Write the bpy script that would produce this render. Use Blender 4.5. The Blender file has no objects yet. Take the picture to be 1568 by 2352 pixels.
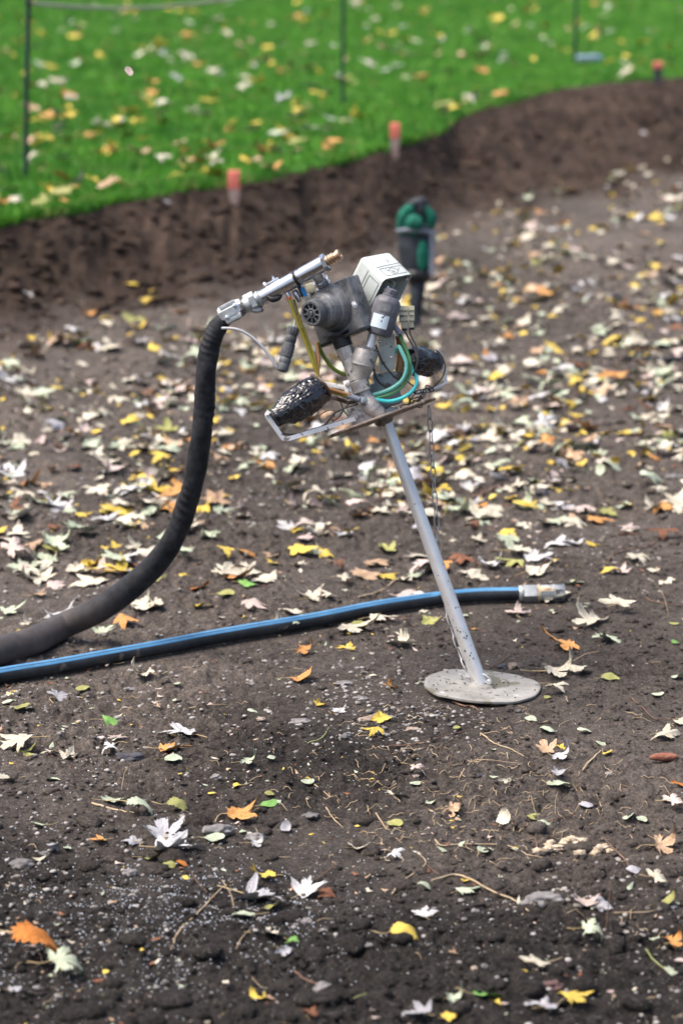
import bpy, bmesh, math, random
import numpy as np
from mathutils import Vector, Matrix
random.seed(7)
rng = np.random.default_rng(11)
scn = bpy.context.scene
COL = scn.collection
R_ = math.radians

# ---------------------------------------------------------------- camera, sky, sun, exposure
H = 2.15; PITCH = R_(13.5); FP = 2352 * 100 / 36.0          # FP: focal length in picture units (picture 1568 x 2352)
Fv = Vector((0, math.cos(PITCH), -math.sin(PITCH)))
Uv = Vector((0, math.sin(PITCH), math.cos(PITCH)))
Rv = Vector((1, 0, 0))
CAM = Vector((0, 0, H))
cd = bpy.data.cameras.new('camera'); cam = bpy.data.objects.new('camera', cd); COL.objects.link(cam)
cam.location = CAM; cam.rotation_euler = (math.pi / 2 - PITCH, 0, 0)
cd.sensor_fit = 'VERTICAL'; cd.sensor_height = 36; cd.lens = 100; cd.clip_end = 600; cd.clip_start = .05
scn.camera = cam

w = bpy.data.worlds.new('World'); scn.world = w; w.use_nodes = True
nt = w.node_tree; bg = nt.nodes['Background']
sk = nt.nodes.new('ShaderNodeTexSky'); sk.sky_type = 'NISHITA'; sk.sun_disc = False
SUN_EL, SUN_AZ = R_(62), R_(-95)
sk.sun_elevation = SUN_EL; sk.sun_rotation = SUN_AZ; sk.air_density = 1.0; sk.dust_density = 6; sk.ozone_density = 1.0
nt.links.new(sk.outputs[0], bg.inputs[0]); bg.inputs[1].default_value = 0.112
sl = bpy.data.lights.new('sun', 'SUN'); sl.energy = 1.5; sl.angle = R_(32); sl.color = (1, .93, .86)
so = bpy.data.objects.new('sun', sl); COL.objects.link(so)
sdir = Vector((math.sin(SUN_AZ) * math.cos(SUN_EL), math.cos(SUN_AZ) * math.cos(SUN_EL), math.sin(SUN_EL)))
so.rotation_euler = sdir.to_track_quat('Z', 'Y').to_euler(); so.location = (0, 0, 20)
scn.view_settings.view_transform = 'Standard'; scn.view_settings.look = 'None'
scn.view_settings.exposure = 1.38; scn.view_settings.gamma = 1

# ---------------------------------------------------------------- noise and terrain
_T = rng.random((16, 256, 256))
def vnoise(x, y, s=0):
    T = _T[s % 16]; xi = np.floor(x).astype(int); yi = np.floor(y).astype(int)
    fx = x - xi; fy = y - yi; fx = fx * fx * (3 - 2 * fx); fy = fy * fy * (3 - 2 * fy)
    a = T[xi & 255, yi & 255]; b = T[(xi + 1) & 255, yi & 255]; c = T[xi & 255, (yi + 1) & 255]; d = T[(xi + 1) & 255, (yi + 1) & 255]
    return (a * (1 - fx) + b * fx) * (1 - fy) + (c * (1 - fx) + d * fx) * fy - .5

ZL = 0.38                                                     # lawn level above the dug floor
def plane_pt(px, py, z):
    d = Fv + Rv * ((px - 784) / FP) + Uv * ((1176 - py) / FP)
    t = (z - H) / d.z
    return CAM + d * t
EDGE = [(-300, 560), (0, 515), (200, 480), (400, 440), (560, 418), (700, 388), (780, 370), (880, 345), (1000, 302), (1050, 272), (1120, 245), (1290, 203), (1420, 188), (1568, 176), (1800, 150)]
FOOT = [(-300, 820), (0, 778), (300, 715), (520, 672), (800, 600), (1000, 520), (1200, 468), (1400, 432), (1568, 398), (1800, 360)]
ep = [plane_pt(a, b, ZL) for a, b in EDGE]; fp_ = [plane_pt(a, b, 0) for a, b in FOOT]
ex = np.array([p.x for p in ep]); ey = np.array([p.y for p in ep]); fx_ = np.array([p.x for p in fp_]); fy_ = np.array([p.y for p in fp_])
def extrap(x, X, Y):
    r = np.interp(x, X, Y)
    r = np.where(x < X[0], Y[0] + (x - X[0]) * .55, r)
    return np.where(x > X[-1], Y[-1] + (x - X[-1]) * .9, r)
def y_edge(x): return extrap(x, ex, ey) + .05 * vnoise(x * 3.1, x * 0 + 3.3, 3) + .09 * vnoise(x * 6.3, x * 0 + 2.3, 7) + .09 * vnoise(x * 13, x * 0 + 5.3, 4) + .04 * vnoise(x * 31, x * 0 + 1.3, 6)
def y_foot(x): return extrap(x, fx_, fy_) - .12 * vnoise(x * 1.7, x * 0 + 8.3, 5)
FX, FY = 0.362, 7.0
_pp = [plane_pt(a, b_, .022) for a, b_ in ((-260, 1606), (0, 1552), (240, 1510), (470, 1467), (720, 1424), (930, 1385), (1100, 1366), (1300, 1364))]
def PYL(x): return np.where(x > .62, 1e3, np.interp(x, [p.x for p in _pp], [p.y for p in _pp]))
def height(x, y):
    x = np.asarray(x, float); y = np.asarray(y, float)
    z = .030 * vnoise(x * 1.1 + 5, y * .9, 0) + .024 * vnoise(x * 3.7, y * 3.1, 1) + .016 * vnoise(x * 9, y * 8, 2)
    gate = np.clip(.75 + 1.6 * vnoise(x * 2.3, y * 2.1, 15), .25, 1.6)
    fl = gate * (.013 * np.abs(vnoise(x * 23, y * 21, 6)) * 1.5 + .014 * vnoise(x * 51, y * 47, 7) + .010 * vnoise(x * 105, y * 98, 8)) + .006 * vnoise(x * 12, y * 14, 4)
    near = 1 - np.clip((np.hypot(x - FX, y - FY) - .155) / .10, 0, 1)
    pl = PYL(x) if PYL else 1e3; near = np.maximum(near, 1 - np.clip((np.abs(y - pl) - .03) / .10, 0, 1)); z = z * (1 - near); fl = fl * (1 - near) - .002 * near
    e = y_edge(x); f = y_foot(x)
    t = np.clip((y - f) / np.maximum(e - f, .15), 0, 1)
    s = t * t * (1.2 - .2 * t) * .35 + t * .65
    b = np.sin(t * math.pi) ** .7
    rough = .20 * vnoise(x * 1.9, y * 1.3, 9) + .10 * vnoise(x * 4.6, y * 2.2, 10) + .06 * vnoise(x * 12, y * 7, 11) + .06 * vnoise(x * 27, y * 20, 12)
    z = z * (1 - t) + fl * (1 - t * .3) + ZL * s + rough * b * .8 * np.clip(t * 1.6, 0, 1)
    over = (y > e)
    return np.where(over, ZL + .02 * vnoise(x * 2, y * 2, 13) - .03, z)
def hz(x, y): return float(height(np.array([x]), np.array([y]))[0])
def G(px, py, lift=0.0):                                      # point of the dug ground seen at (px, py)
    z = 0.0
    for _ in range(12):
        p = plane_pt(px, py, z + lift); z = .5 * z + .5 * hz(p.x, p.y)
    return Vector((p.x, p.y, hz(p.x, p.y) + lift))
foot_c = plane_pt(1106, 1577, 0.008)
D0 = (foot_c - CAM).dot(Fv)
u = D0 / FP                                                    # metres per picture unit at the tool
def S(px, py, d=0.0):                                          # point beside the tool, d metres further away than its pole
    return CAM + (Fv + Rv * ((px - 784) / FP) + Uv * ((1176 - py) / FP)) * (D0 + d)
cd.dof.use_dof = True; cd.dof.focus_distance = D0 - .50; cd.dof.aperture_fstop = 3.1

# ---------------------------------------------------------------- materials
def mat(name, c1, c2=None, rough=.7, metal=0, scale=8, bump=0, bscale=60, spec=.3, detail=6, coord='Object', lo=.35, hi=.65, spots=None, vary=0, sheen=0):
    m = bpy.data.materials.new(name); m.use_nodes = True; n = m.node_tree.nodes; l = m.node_tree.links
    b = n['Principled BSDF']; b.inputs['Roughness'].default_value = rough; b.inputs['Metallic'].default_value = metal
    b.inputs['Specular IOR Level'].default_value = spec
    tc = n.new('ShaderNodeTexCoord'); src = tc.outputs[coord]
    if c2 is None: c2 = tuple(v * .8 for v in c1)
    nz = n.new('ShaderNodeTexNoise'); nz.inputs['Scale'].default_value = scale; nz.inputs['Detail'].default_value = detail; nz.inputs['Roughness'].default_value = .65
    l.new(src, nz.inputs['Vector'])
    rp = n.new('ShaderNodeValToRGB'); rp.color_ramp.elements[0].position = lo; rp.color_ramp.elements[1].position = hi
    rp.color_ramp.elements[0].color = (*c1, 1); rp.color_ramp.elements[1].color = (*c2, 1)
    l.new(nz.outputs['Fac'], rp.inputs[0]); out = rp.outputs[0]
    if spots:                                                  # (colour, scale, threshold): dirt, stains, wear
        for (sc_, ss, th) in spots:
            n2 = n.new('ShaderNodeTexNoise'); n2.inputs['Scale'].default_value = ss; n2.inputs['Detail'].default_value = 5; l.new(src, n2.inputs['Vector'])
            r2 = n.new('ShaderNodeValToRGB'); r2.color_ramp.elements[0].position = th; r2.color_ramp.elements[1].position = th + .05
            l.new(n2.outputs['Fac'], r2.inputs[0])
            mx = n.new('ShaderNodeMix'); mx.data_type = 'RGBA'; l.new(r2.outputs[0], mx.inputs[0]); l.new(out, mx.inputs[6]); mx.inputs[7].default_value = (*sc_, 1); out = mx.outputs[2]
            if metal:
                mm = n.new('ShaderNodeMath'); mm.operation = 'MULTIPLY_ADD'; l.new(r2.outputs[0], mm.inputs[0]); mm.inputs[1].default_value = -metal * .8; mm.inputs[2].default_value = metal
                l.new(mm.outputs[0], b.inputs['Metallic'])
    if vary:
        oi = n.new('ShaderNodeObjectInfo'); hs = n.new('ShaderNodeHueSaturation')
        mr = n.new('ShaderNodeMapRange'); mr.inputs[3].default_value = 1 - vary; mr.inputs[4].default_value = 1 + vary * .6
        l.new(oi.outputs['Random'], mr.inputs[0]); l.new(mr.outputs[0], hs.inputs['Value']); l.new(out, hs.inputs['Color']); out = hs.outputs[0]
    l.new(out, b.inputs['Base Color'])
    if bump:
        n3 = n.new('ShaderNodeTexNoise'); n3.inputs['Scale'].default_value = bscale; n3.inputs['Detail'].default_value = 8; n3.inputs['Roughness'].default_value = .7; l.new(src, n3.inputs['Vector'])
        bp = n.new('ShaderNodeBump'); bp.inputs['Strength'].default_value = min(1, bump); bp.inputs['Distance'].default_value = .004 * max(1, bump)
        l.new(n3.outputs['Fac'], bp.inputs['Height']); l.new(bp.outputs[0], b.inputs['Normal'])
    return m

def soil_material():
    m = bpy.data.materials.new('soil'); m.use_nodes = True; n = m.node_tree.nodes; l = m.node_tree.links; b = n['Principled BSDF']
    b.inputs['Roughness'].default_value = .93; b.inputs['Specular IOR Level'].default_value = .15
    tc = n.new('ShaderNodeTexCoord')
    def noise(s, d=8, r=.6):
        z = n.new('ShaderNodeTexNoise'); z.inputs['Scale'].default_value = s; z.inputs['Detail'].default_value = d; z.inputs['Roughness'].default_value = r; l.new(tc.outputs['Object'], z.inputs['Vector']); return z.outputs['Fac']
    def ramp(f, a, ca, bb, cb):
        r = n.new('ShaderNodeValToRGB'); e = r.color_ramp.elements; e[0].position = a; e[0].color = (*ca, 1); e[1].position = bb; e[1].color = (*cb, 1); l.new(f, r.inputs[0]); return r.outputs[0]
    def mix(f, a, bb, t='MIX'):
        x = n.new('ShaderNodeMix'); x.data_type = 'RGBA'; x.blend_type = t
        if isinstance(f, float): x.inputs[0].default_value = f
        else: l.new(f, x.inputs[0])
        l.new(a, x.inputs[6]); l.new(bb, x.inputs[7]); return x.outputs[2]
    big = ramp(noise(1.3, 6), .36, (.052, .043, .038), .64, (.135, .115, .101))
    mid = ramp(noise(17, 8, .7), .30, (.026, .022, .019), .70, (.19, .165, .148))
    c = mix(.55, big, mid)
    fine = ramp(noise(120, 6, .8), .36, (.22, .22, .22), .64, (2.0, 1.95, 1.9))
    c = mix(.85, c, fine, 'MULTIPLY')
    # pale grit
    vo = n.new('ShaderNodeTexVoronoi'); vo.inputs['Scale'].default_value = 170; l.new(tc.outputs['Object'], vo.inputs['Vector'])
    g1 = ramp(vo.outputs['Distance'], .14, (1, 1, 1), .24, (0, 0, 0))
    g2 = ramp(noise(40, 3), .48, (0, 0, 0), .60, (1, 1, 1))
    gm = n.new('ShaderNodeMath'); gm.operation = 'MULTIPLY'; l.new(g1, gm.inputs[0]); l.new(g2, gm.inputs[1])
    rgb = n.new('ShaderNodeRGB'); rgb.outputs[0].default_value = (.30, .27, .255, 1)
    dm = n.new('ShaderNodeAttribute'); dm.attribute_name = 'damp_vignette'
    darkened = n.new('ShaderNodeHueSaturation'); darkened.inputs['Value'].default_value = .27; darkened.inputs['Saturation'].default_value = .75; l.new(c, darkened.inputs['Color'])  # soil colour darkened for damp earth and, in part, a painted vignette
    c = mix(dm.outputs['Fac'], c, darkened.outputs[0])
    c = mix(gm.outputs[0], c, rgb.outputs[0])
    # bank earth is browner and darker
    at = n.new('ShaderNodeAttribute'); at.attribute_name = 'bank'
    bk = ramp(noise(5, 8, .7), .33, (.022, .015, .011), .70, (.080, .056, .043))
    bk = mix(.75, bk, fine, 'MULTIPLY')
    c = mix(at.outputs['Fac'], c, bk)
    l.new(c, b.inputs['Base Color'])
    bp = n.new('ShaderNodeBump'); bp.inputs['Strength'].default_value = 1.0; bp.inputs['Distance'].default_value = .014
    l.new(noise(75, 10, .8), bp.inputs['Height']); l.new(bp.outputs[0], b.inputs['Normal'])
    return m
SOIL = soil_material()
M = {}
M['clod'] = mat('clod_soil', (.028, .022, .021), (.085, .070, .065), .95, scale=30, bump=.8, bscale=90, spec=.1)
M['stone'] = mat('stone', (.11, .105, .105), (.27, .255, .25), .8, scale=22, bump=.5, bscale=80, vary=.35, spots=[((.06, .05, .045), 14, .58)])
M['tan_stone'] = mat('tan_stone', (.20, .15, .12), (.33, .27, .22), .85, scale=25, bump=.4, vary=.3, spots=[((.07, .055, .05), 14, .58)])
M['red_stone'] = mat('red_stone', (.075, .045, .042), (.13, .08, .075), .9, scale=25, bump=.4)
M['dark_stone'] = mat('dark_stone', (.035, .035, .042), (.085, .085, .1), .75, scale=40, bump=1, bscale=90)
M['gravel'] = mat('gravel', (.07, .062, .058), (.36, .34, .32), .85, scale=28, detail=1, lo=.3, hi=.7)
M['granule'] = mat('white_granule', (.60, .66, .74), (.74, .78, .84), .6)
M['grass'] = mat('grass', (.026, .145, .012), (.12, .34, .028), .55, scale=2.2, lo=.32, hi=.68, spots=[((.16, .26, .05), 7, .56)])
M['turf'] = mat('turf', (.014, .08, .008), (.05, .16, .016), .9, scale=3, bump=1, bscale=60)
LC = dict(cream=((.52, .46, .34), (.70, .66, .54)), white=((.46, .46, .47), (.68, .67, .66)), pale_green=((.36, .43, .30), (.55, .60, .45)),
          yellow=((.62, .42, .05), (.78, .60, .12)), orange=((.50, .20, .05), (.66, .36, .12)), tan=((.38, .23, .13), (.58, .42, .28)),
          brown=((.13, .045, .02), (.26, .11, .05)), green=((.11, .30, .05), (.24, .44, .12)), olive=((.26, .27, .07), (.42, .41, .15)),
          silver=((.30, .30, .33), (.50, .49, .51)), pink=((.50, .37, .34), (.66, .56, .50)), rust=((.42, .11, .015), (.62, .24, .03)))
for k, (a, b_) in LC.items():
    a = tuple(v * .78 for v in a); b_ = tuple(v * .95 for v in b_)
    M['leaf_' + k] = mat('leaf_' + k, a, b_, .62, scale=26, detail=4, spec=.35, bump=.5, bscale=120, vary=.18,
                         spots=[(tuple(v * .42 for v in a), 34, .63)])
def veins(m):
    n = m.node_tree.nodes; l = m.node_tree.links; b = n['Principled BSDF']; old = b.inputs['Base Color'].links[0].from_socket
    at = n.new('ShaderNodeAttribute'); at.attribute_name = 'vein'; pw = n.new('ShaderNodeMath'); pw.operation = 'POWER'; l.new(at.outputs['Fac'], pw.inputs[0]); pw.inputs[1].default_value = 3
    mu = n.new('ShaderNodeMath'); mu.operation = 'MULTIPLY'; l.new(pw.outputs[0], mu.inputs[0]); mu.inputs[1].default_value = .75
    hs = n.new('ShaderNodeHueSaturation'); hs.inputs['Value'].default_value = .5; hs.inputs['Saturation'].default_value = 1.3; l.new(old, hs.inputs['Color'])
    mx = n.new('ShaderNodeMix'); mx.data_type = 'RGBA'; l.new(mu.outputs[0], mx.inputs[0]); l.new(old, mx.inputs[6]); l.new(hs.outputs[0], mx.inputs[7]); l.new(mx.outputs[2], b.inputs['Base Color'])
for k in LC: veins(M['leaf_' + k])
M['stalk'] = mat('stalk', (.42, .30, .14), (.56, .44, .24), .6)
M['stalk_pink'] = mat('stalk_pink', (.40, .14, .12), (.5, .26, .2), .6)
M['twig_tan'] = mat('twig_tan', (.30, .21, .12), (.50, .40, .27), .8, scale=30, bump=.5)
M['twig_brown'] = mat('twig_brown', (.11, .06, .042), (.20, .12, .085), .85, scale=30, bump=.6)
M['twig_green'] = mat('twig_green', (.20, .23, .08), (.32, .34, .14), .7)
M['chip'] = mat('rotten_wood', (.38, .29, .19), (.62, .52, .40), .9, scale=60, bump=1)
M['cone'] = mat('pine_cone', (.20, .07, .045), (.34, .15, .10), .85, scale=70, bump=1)
M['steel'] = mat('galvanised_steel', (.60, .585, .565), (.78, .765, .745), .32, .5, scale=14, lo=.3, hi=.7, spots=[((.13, .11, .10), 70, .665)])
M['chrome'] = mat('chrome', (.40, .41, .43), (.56, .57, .59), .20, 1, scale=12, spots=[((.16, .15, .14), 50, .66)])
M['cast'] = mat('cast_metal', (.24, .225, .21), (.50, .48, .455), .5, .45, scale=25, bump=.35, bscale=160, spots=[((.09, .08, .07), 45, .62)])
M['bright'] = mat('bright_screw', (.7, .71, .73), (.85, .85, .87), .25, 1)
M['brass'] = mat('brass', (.42, .28, .18), (.58, .42, .30), .38, .85, scale=40)
M['plate'] = mat('dusty_plate', (.20, .195, .18), (.40, .39, .36), .75, .2, scale=11, bump=1, bscale=90, lo=.3, hi=.7, spots=[((.10, .085, .07), 48, .63), ((.17, .16, .12), 9, .56), ((.46, .45, .43), 20, .64)])
M['rusty'] = mat('rusty_guard', (.17, .13, .10), (.34, .29, .25), .7, .5, scale=22, bump=.5, bscale=120, spots=[((.09, .05, .03), 18, .55)])
M['dark_body'] = mat('dark_grey_plastic', (.055, .058, .062), (.24, .245, .25), .5, .15, scale=22, bump=.4, bscale=120, spots=[((.25, .22, .20), 60, .68), ((.15, .15, .15), 12, .60)])
M['act'] = mat('worn_grey_plastic', (.10, .10, .115), (.21, .21, .235), .5, .1, scale=18, bump=.25, spots=[((.34, .33, .33), 70, .67)])
M['black'] = mat('black_plastic', (.010, .010, .012), (.025, .026, .028), .4)
M['film'] = mat('black_plastic_film', (.004, .004, .006), (.010, .010, .014), .13, spec=.8, scale=10, bump=.2, bscale=42)
M['rubber'] = mat('grey_rubber', (.05, .055, .062), (.13, .135, .14), .6, scale=30, bump=.3)
M['hood'] = mat('off_white_paint', (.44, .49, .47), (.60, .64, .62), .42, scale=9, spots=[((.16, .16, .14), 55, .67), ((.42, .43, .39), 12, .60)])
M['line'] = mat('black_marking', (.06, .058, .055), rough=.6)
M['brak'] = mat('grey_green_paint', (.40, .43, .38), (.54, .56, .51), .5, scale=20, spots=[((.13, .12, .10), 50, .63)])
M['slate'] = mat('blue_grey_paint', (.15, .18, .19), (.24, .28, .29), .5, scale=20, spots=[((.07, .07, .06), 40, .6)])
M['cream_plastic'] = mat('cream_plastic', (.40, .39, .28), (.55, .53, .40), .5, scale=30, spots=[((.13, .11, .08), 60, .62)])
M['strap'] = mat('white_strap', (.68, .67, .65), (.82, .81, .79), .5, 0, scale=30, spots=[((.25, .22, .19), 45, .60)])
M['sticker'] = mat('pale_sticker', (.52, .62, .68), (.64, .72, .77), .6, scale=30, spots=[((.10, .10, .11), 55, .62)])
M['teal'] = mat('teal_tube', (.10, .33, .29), (.14, .40, .34), .35, scale=10)
M['green_tube'] = mat('green_tube', (.05, .16, .05), (.13, .32, .15), .35, scale=10)
M['cyan'] = mat('cyan_tube', (.02, .38, .42), (.06, .50, .52), .35, scale=10)
M['olive_tube'] = mat('olive_tube', (.14, .125, .01), (.24, .21, .03), .25, scale=10)
M['amber_tube'] = mat('amber_tube', (.20, .09, .035), (.32, .18, .08), .3, scale=10)
M['grass_tube'] = mat('moss_green_tube', (.07, .11, .008), (.13, .19, .015), .3)
M['cable'] = mat('grey_cable', (.32, .33, .35), (.42, .43, .45), .5)
M['sleeve_grey'] = mat('blue_grey_sleeve', (.13, .15, .19), (.20, .22, .27), .5)
M['orange_plastic'] = mat('orange_collar', (.75, .14, .03), rough=.4)
M['blue_plastic'] = mat('blue_tab', (.02, .25, .62), rough=.4)
M['wire'] = mat('black_wire', (.02, .02, .022), (.07, .065, .06), .5)
M['chain'] = mat('chain_steel', (.34, .33, .32), (.55, .54, .53), .4, .6, scale=40)
M['pipe'] = mat('black_pipe', (.012, .014, .018), (.035, .04, .046), .42, scale=12, spots=[((.10, .085, .075), 22, .66)])
M['pipe_blue'] = mat('blue_stripe', (.05, .17, .33), (.085, .24, .42), .42, scale=14, spots=[((.16, .14, .12), 26, .70)])
M['galv'] = mat('galvanised_coupling', (.30, .32, .32), (.50, .52, .52), .45, .7, scale=30, bump=.4, spots=[((.13, .12, .11), 30, .60)])
M['brassy'] = mat('zinc_yellow_band', (.42, .33, .20), (.66, .58, .44), .45, .5, scale=30, spots=[((.2, .14, .08), 50, .62)])
M['post'] = mat('dark_fence_paint', (.008, .018, .028), (.015, .030, .042), .5)
M['rope'] = mat('pale_rope', (.34, .32, .28), (.46, .43, .38), .8, scale=60)
M['stake_orange'] = mat('orange_paint', (.88, .20, .14), (.72, .22, .17), .6, scale=30)
M['stake_wood'] = mat('weathered_wood', (.33, .22, .19), (.50, .38, .33), .8, scale=30)
M['glove_green'] = mat('green_knit', (.003, .07, .048), (.008, .15, .10), .8, scale=30)
M['glove_dark'] = mat('dark_rubber_coating', (.009, .013, .018), (.034, .042, .052), .6, scale=14)
M['paper'] = mat('blue_grey_plate', (.16, .24, .33), (.24, .32, .42), .5)

def fabric():
    m = mat('black_fabric_sleeve', (.008, .009, .012), (.030, .032, .037), .55, scale=40, bump=.7, bscale=220, spec=.2)
    n = m.node_tree.nodes; l = m.node_tree.links; b = n['Principled BSDF']
    at = n.new('ShaderNodeAttribute'); at.attribute_name = 'dust'
    old = b.inputs['Base Color'].links[0].from_socket
    nz = n.new('ShaderNodeTexNoise'); nz.inputs['Scale'].default_value = 18; nz.inputs['Detail'].default_value = 8
    mm = n.new('ShaderNodeMath'); mm.operation = 'MULTIPLY'; l.new(nz.outputs['Fac'], mm.inputs[0]); l.new(at.outputs['Fac'], mm.inputs[1])
    mx = n.new('ShaderNodeMix'); mx.data_type = 'RGBA'; l.new(mm.outputs[0], mx.inputs[0]); l.new(old, mx.inputs[6]); mx.inputs[7].default_value = (.15, .125, .115, 1)
    l.new(mx.outputs[2], b.inputs['Base Color'])
    return m
M['fabric'] = fabric()

# ---------------------------------------------------------------- mesh helpers
def V(p): return Vector(p)
def ortho(a, ref=None):
    a = a.normalized(); ref = ref or (Vector((0, 0, 1)) if abs(a.z) < .9 else Vector((1, 0, 0)))
    x = (ref - a * ref.dot(a)).normalized(); return x, a.cross(x)
def spl(pts, n=8):
    P = [V(p) for p in pts]; P = [P[0] * 2 - P[1]] + P + [P[-1] * 2 - P[-2]]; out = []
    for i in range(1, len(P) - 2):
        a, b, c, d = P[i - 1:i + 3]
        for k in range(n):
            t = k / n; out.append(.5 * ((2 * b) + (c - a) * t + (2 * a - 5 * b + 4 * c - d) * t * t + (3 * b - a - 3 * c + d) * t ** 3))
    out.append(P[-2]); return out
class MB:
    def __init__(s): s.v = []; s.f = []; s.m = []
    def add(s, vs, fs, mi=0):
        o = len(s.v); s.v += [tuple(v) for v in vs]; s.f += [tuple(i + o for i in f) for f in fs]; s.m += [mi] * len(fs); return s
    def tube(s, pts, r, seg=10, cap=True, mi=0, flat=None, rf=None, mseg=None):
        P = [V(p) for p in pts]; n = len(P); rs = r if isinstance(r, (list, tuple)) else [r] * n
        if len(rs) != n: rs = [float(np.interp(i / (n - 1), np.linspace(0, 1, len(rs)), rs)) for i in range(n)]
        vs = []; x = None
        for i in range(n):
            t = (P[min(i + 1, n - 1)] - P[max(i - 1, 0)]).normalized()
            if x is None: x, y = ortho(t, flat)
            else:
                x = (x - t * x.dot(t)).normalized(); y = t.cross(x)
            for k in range(seg):
                a = 2 * math.pi * k / seg; rr = rs[i]
                if rf: rr *= rf(i / (n - 1), a)
                vs.append(P[i] + x * (rr * math.cos(a)) + y * (rr * math.sin(a)))
        fs = []; ms = []
        for i in range(n - 1):
            for k in range(seg):
                fs.append((i * seg + k, i * seg + (k + 1) % seg, (i + 1) * seg + (k + 1) % seg, (i + 1) * seg + k)); ms.append(mseg(k) if mseg else mi)
        if cap: fs += [tuple(range(seg))[::-1], tuple((n - 1) * seg + k for k in range(seg))]; ms += [mi, mi]
        o = len(s.v); s.add(vs, fs, mi); s.m[-len(fs):] = ms; return s
    def lathe(s, p0, ax, prof, seg=24, mi=0, ref=None, cap=True, rf=None):
        ax = V(ax).normalized(); x, y = ortho(ax, ref); p0 = V(p0); vs = []
        for (h, r) in prof:
            for k in range(seg):
                a = 2 * math.pi * (k + (.5 if seg == 6 else 0)) / seg; rr = r * (rf(h, a) if rf else 1)
                vs.append(p0 + ax * h + x * (rr * math.cos(a)) + y * (rr * math.sin(a)))
        n = len(prof); fs = [(i * seg + k, i * seg + (k + 1) % seg, (i + 1) * seg + (k + 1) % seg, (i + 1) * seg + k) for i in range(n - 1) for k in range(seg)]
        if cap: fs += [tuple(range(seg))[::-1], tuple((n - 1) * seg + k for k in range(seg))]
        return s.add(vs, fs, mi)
    def box(s, c, ax, ay, az, bev=0, mi=0, segs=2):
        c, ax, ay, az = V(c), V(ax), V(ay), V(az)
        bm = bmesh.new(); vs = [bm.verts.new(c + ax * i + ay * j + az * k) for i in (-1, 1) for j in (-1, 1) for k in (-1, 1)]
        for q in ((0, 1, 3, 2), (4, 6, 7, 5), (0, 4, 5, 1), (2, 3, 7, 6), (0, 2, 6, 4), (1, 5, 7, 3)): bm.faces.new([vs[i] for i in q])
        bmesh.ops.recalc_face_normals(bm, faces=bm.faces)
        if bev: bmesh.ops.bevel(bm, geom=list(bm.edges), offset=bev, segments=segs, profile=.6, affect='EDGES')
        bm.verts.index_update(); s.add([v.co[:] for v in bm.verts], [[v.index for v in f.verts] for f in bm.faces], mi); bm.free(); return s
    def blob(s, c, r, sub=2, amp=.2, fr=2.5, seed=0, mi=0, rot=None):
        bm = bmesh.new(); bmesh.ops.create_icosphere(bm, subdivisions=sub, radius=1); rx, ry, rz = r
        q = []
        from mathutils import noise
        for v in bm.verts:
            d = 1 + amp * noise.noise(v.co * fr * .5 + Vector((seed * 3.7, seed, 0))) * 2 + amp * .5 * noise.noise(v.co * fr * 1.5 + Vector((seed, 9, 0)))
            p = Vector((v.co.x * rx, v.co.y * ry, v.co.z * rz)) * d
            if rot is not None: p = rot @ p
            q.append(p + V(c))
        bm.verts.index_update(); s.add(q, [[v.index for v in f.verts] for f in bm.faces], mi); bm.free(); return s
    def build(s, name, mats, parent=None, angle=38, origin=None):
        me = bpy.data.meshes.new(name); o = origin or V((0, 0, 0))
        vs = s.v if origin is None else [(a - o.x, b - o.y, c - o.z) for a, b, c in s.v]
        me.from_pydata(vs, [], s.f)
        for m in (mats if isinstance(mats, (list, tuple)) else [mats]): me.materials.append(m)
        me.polygons.foreach_set('material_index', s.m)
        bm = bmesh.new(); bm.from_mesh(me); bmesh.ops.recalc_face_normals(bm, faces=bm.faces); bm.to_mesh(me); bm.free()
        me.shade_smooth()
        if angle is not None: me.set_sharp_from_angle(angle=R_(angle))
        ob = bpy.data.objects.new(name, me); COL.objects.link(ob)
        if origin is not None: ob.location = o
        if parent is not None:
            ob.parent = parent
            ob.matrix_parent_inverse = Matrix.Identity(4)
            base = parent
            off = Vector((0, 0, 0))
            while base is not None: off += base.location; base = base.parent
            ob.location = ob.location - off
        return ob
def tag(o, label, cat, group=None, kind=None):
    if label: o['label'] = label
    if cat: o['category'] = cat
    if group: o['group'] = group
    if kind: o['kind'] = kind
    return o
def empty(name, loc, label, cat, group=None):
    o = bpy.data.objects.new(name, None); COL.objects.link(o); o.location = loc; o.empty_display_size = .05
    return tag(o, label, cat, group)
def np_mesh(name, vs, fs, mats, mi=None, smooth=True, attr=None):
    me = bpy.data.meshes.new(name); nv = len(vs); nf = len(fs); k = fs.shape[1]
    me.vertices.add(nv); me.vertices.foreach_set('co', vs.astype(np.float32).ravel())
    me.loops.add(nf * k); me.loops.foreach_set('vertex_index', fs.astype(np.int32).ravel())
    me.polygons.add(nf); me.polygons.foreach_set('loop_start', np.arange(0, nf * k, k, dtype=np.int32))
    for m in mats: me.materials.append(m)
    if mi is not None: me.polygons.foreach_set('material_index', mi.astype(np.int32))
    me.update(calc_edges=True); me.validate()
    if smooth: me.shade_smooth()
    if attr:
        for an, av in attr.items():
            a = me.attributes.new(an, 'FLOAT', 'POINT'); a.data.foreach_set('value', av.astype(np.float32))
    o = bpy.data.objects.new(name, me); COL.objects.link(o); return o

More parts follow.
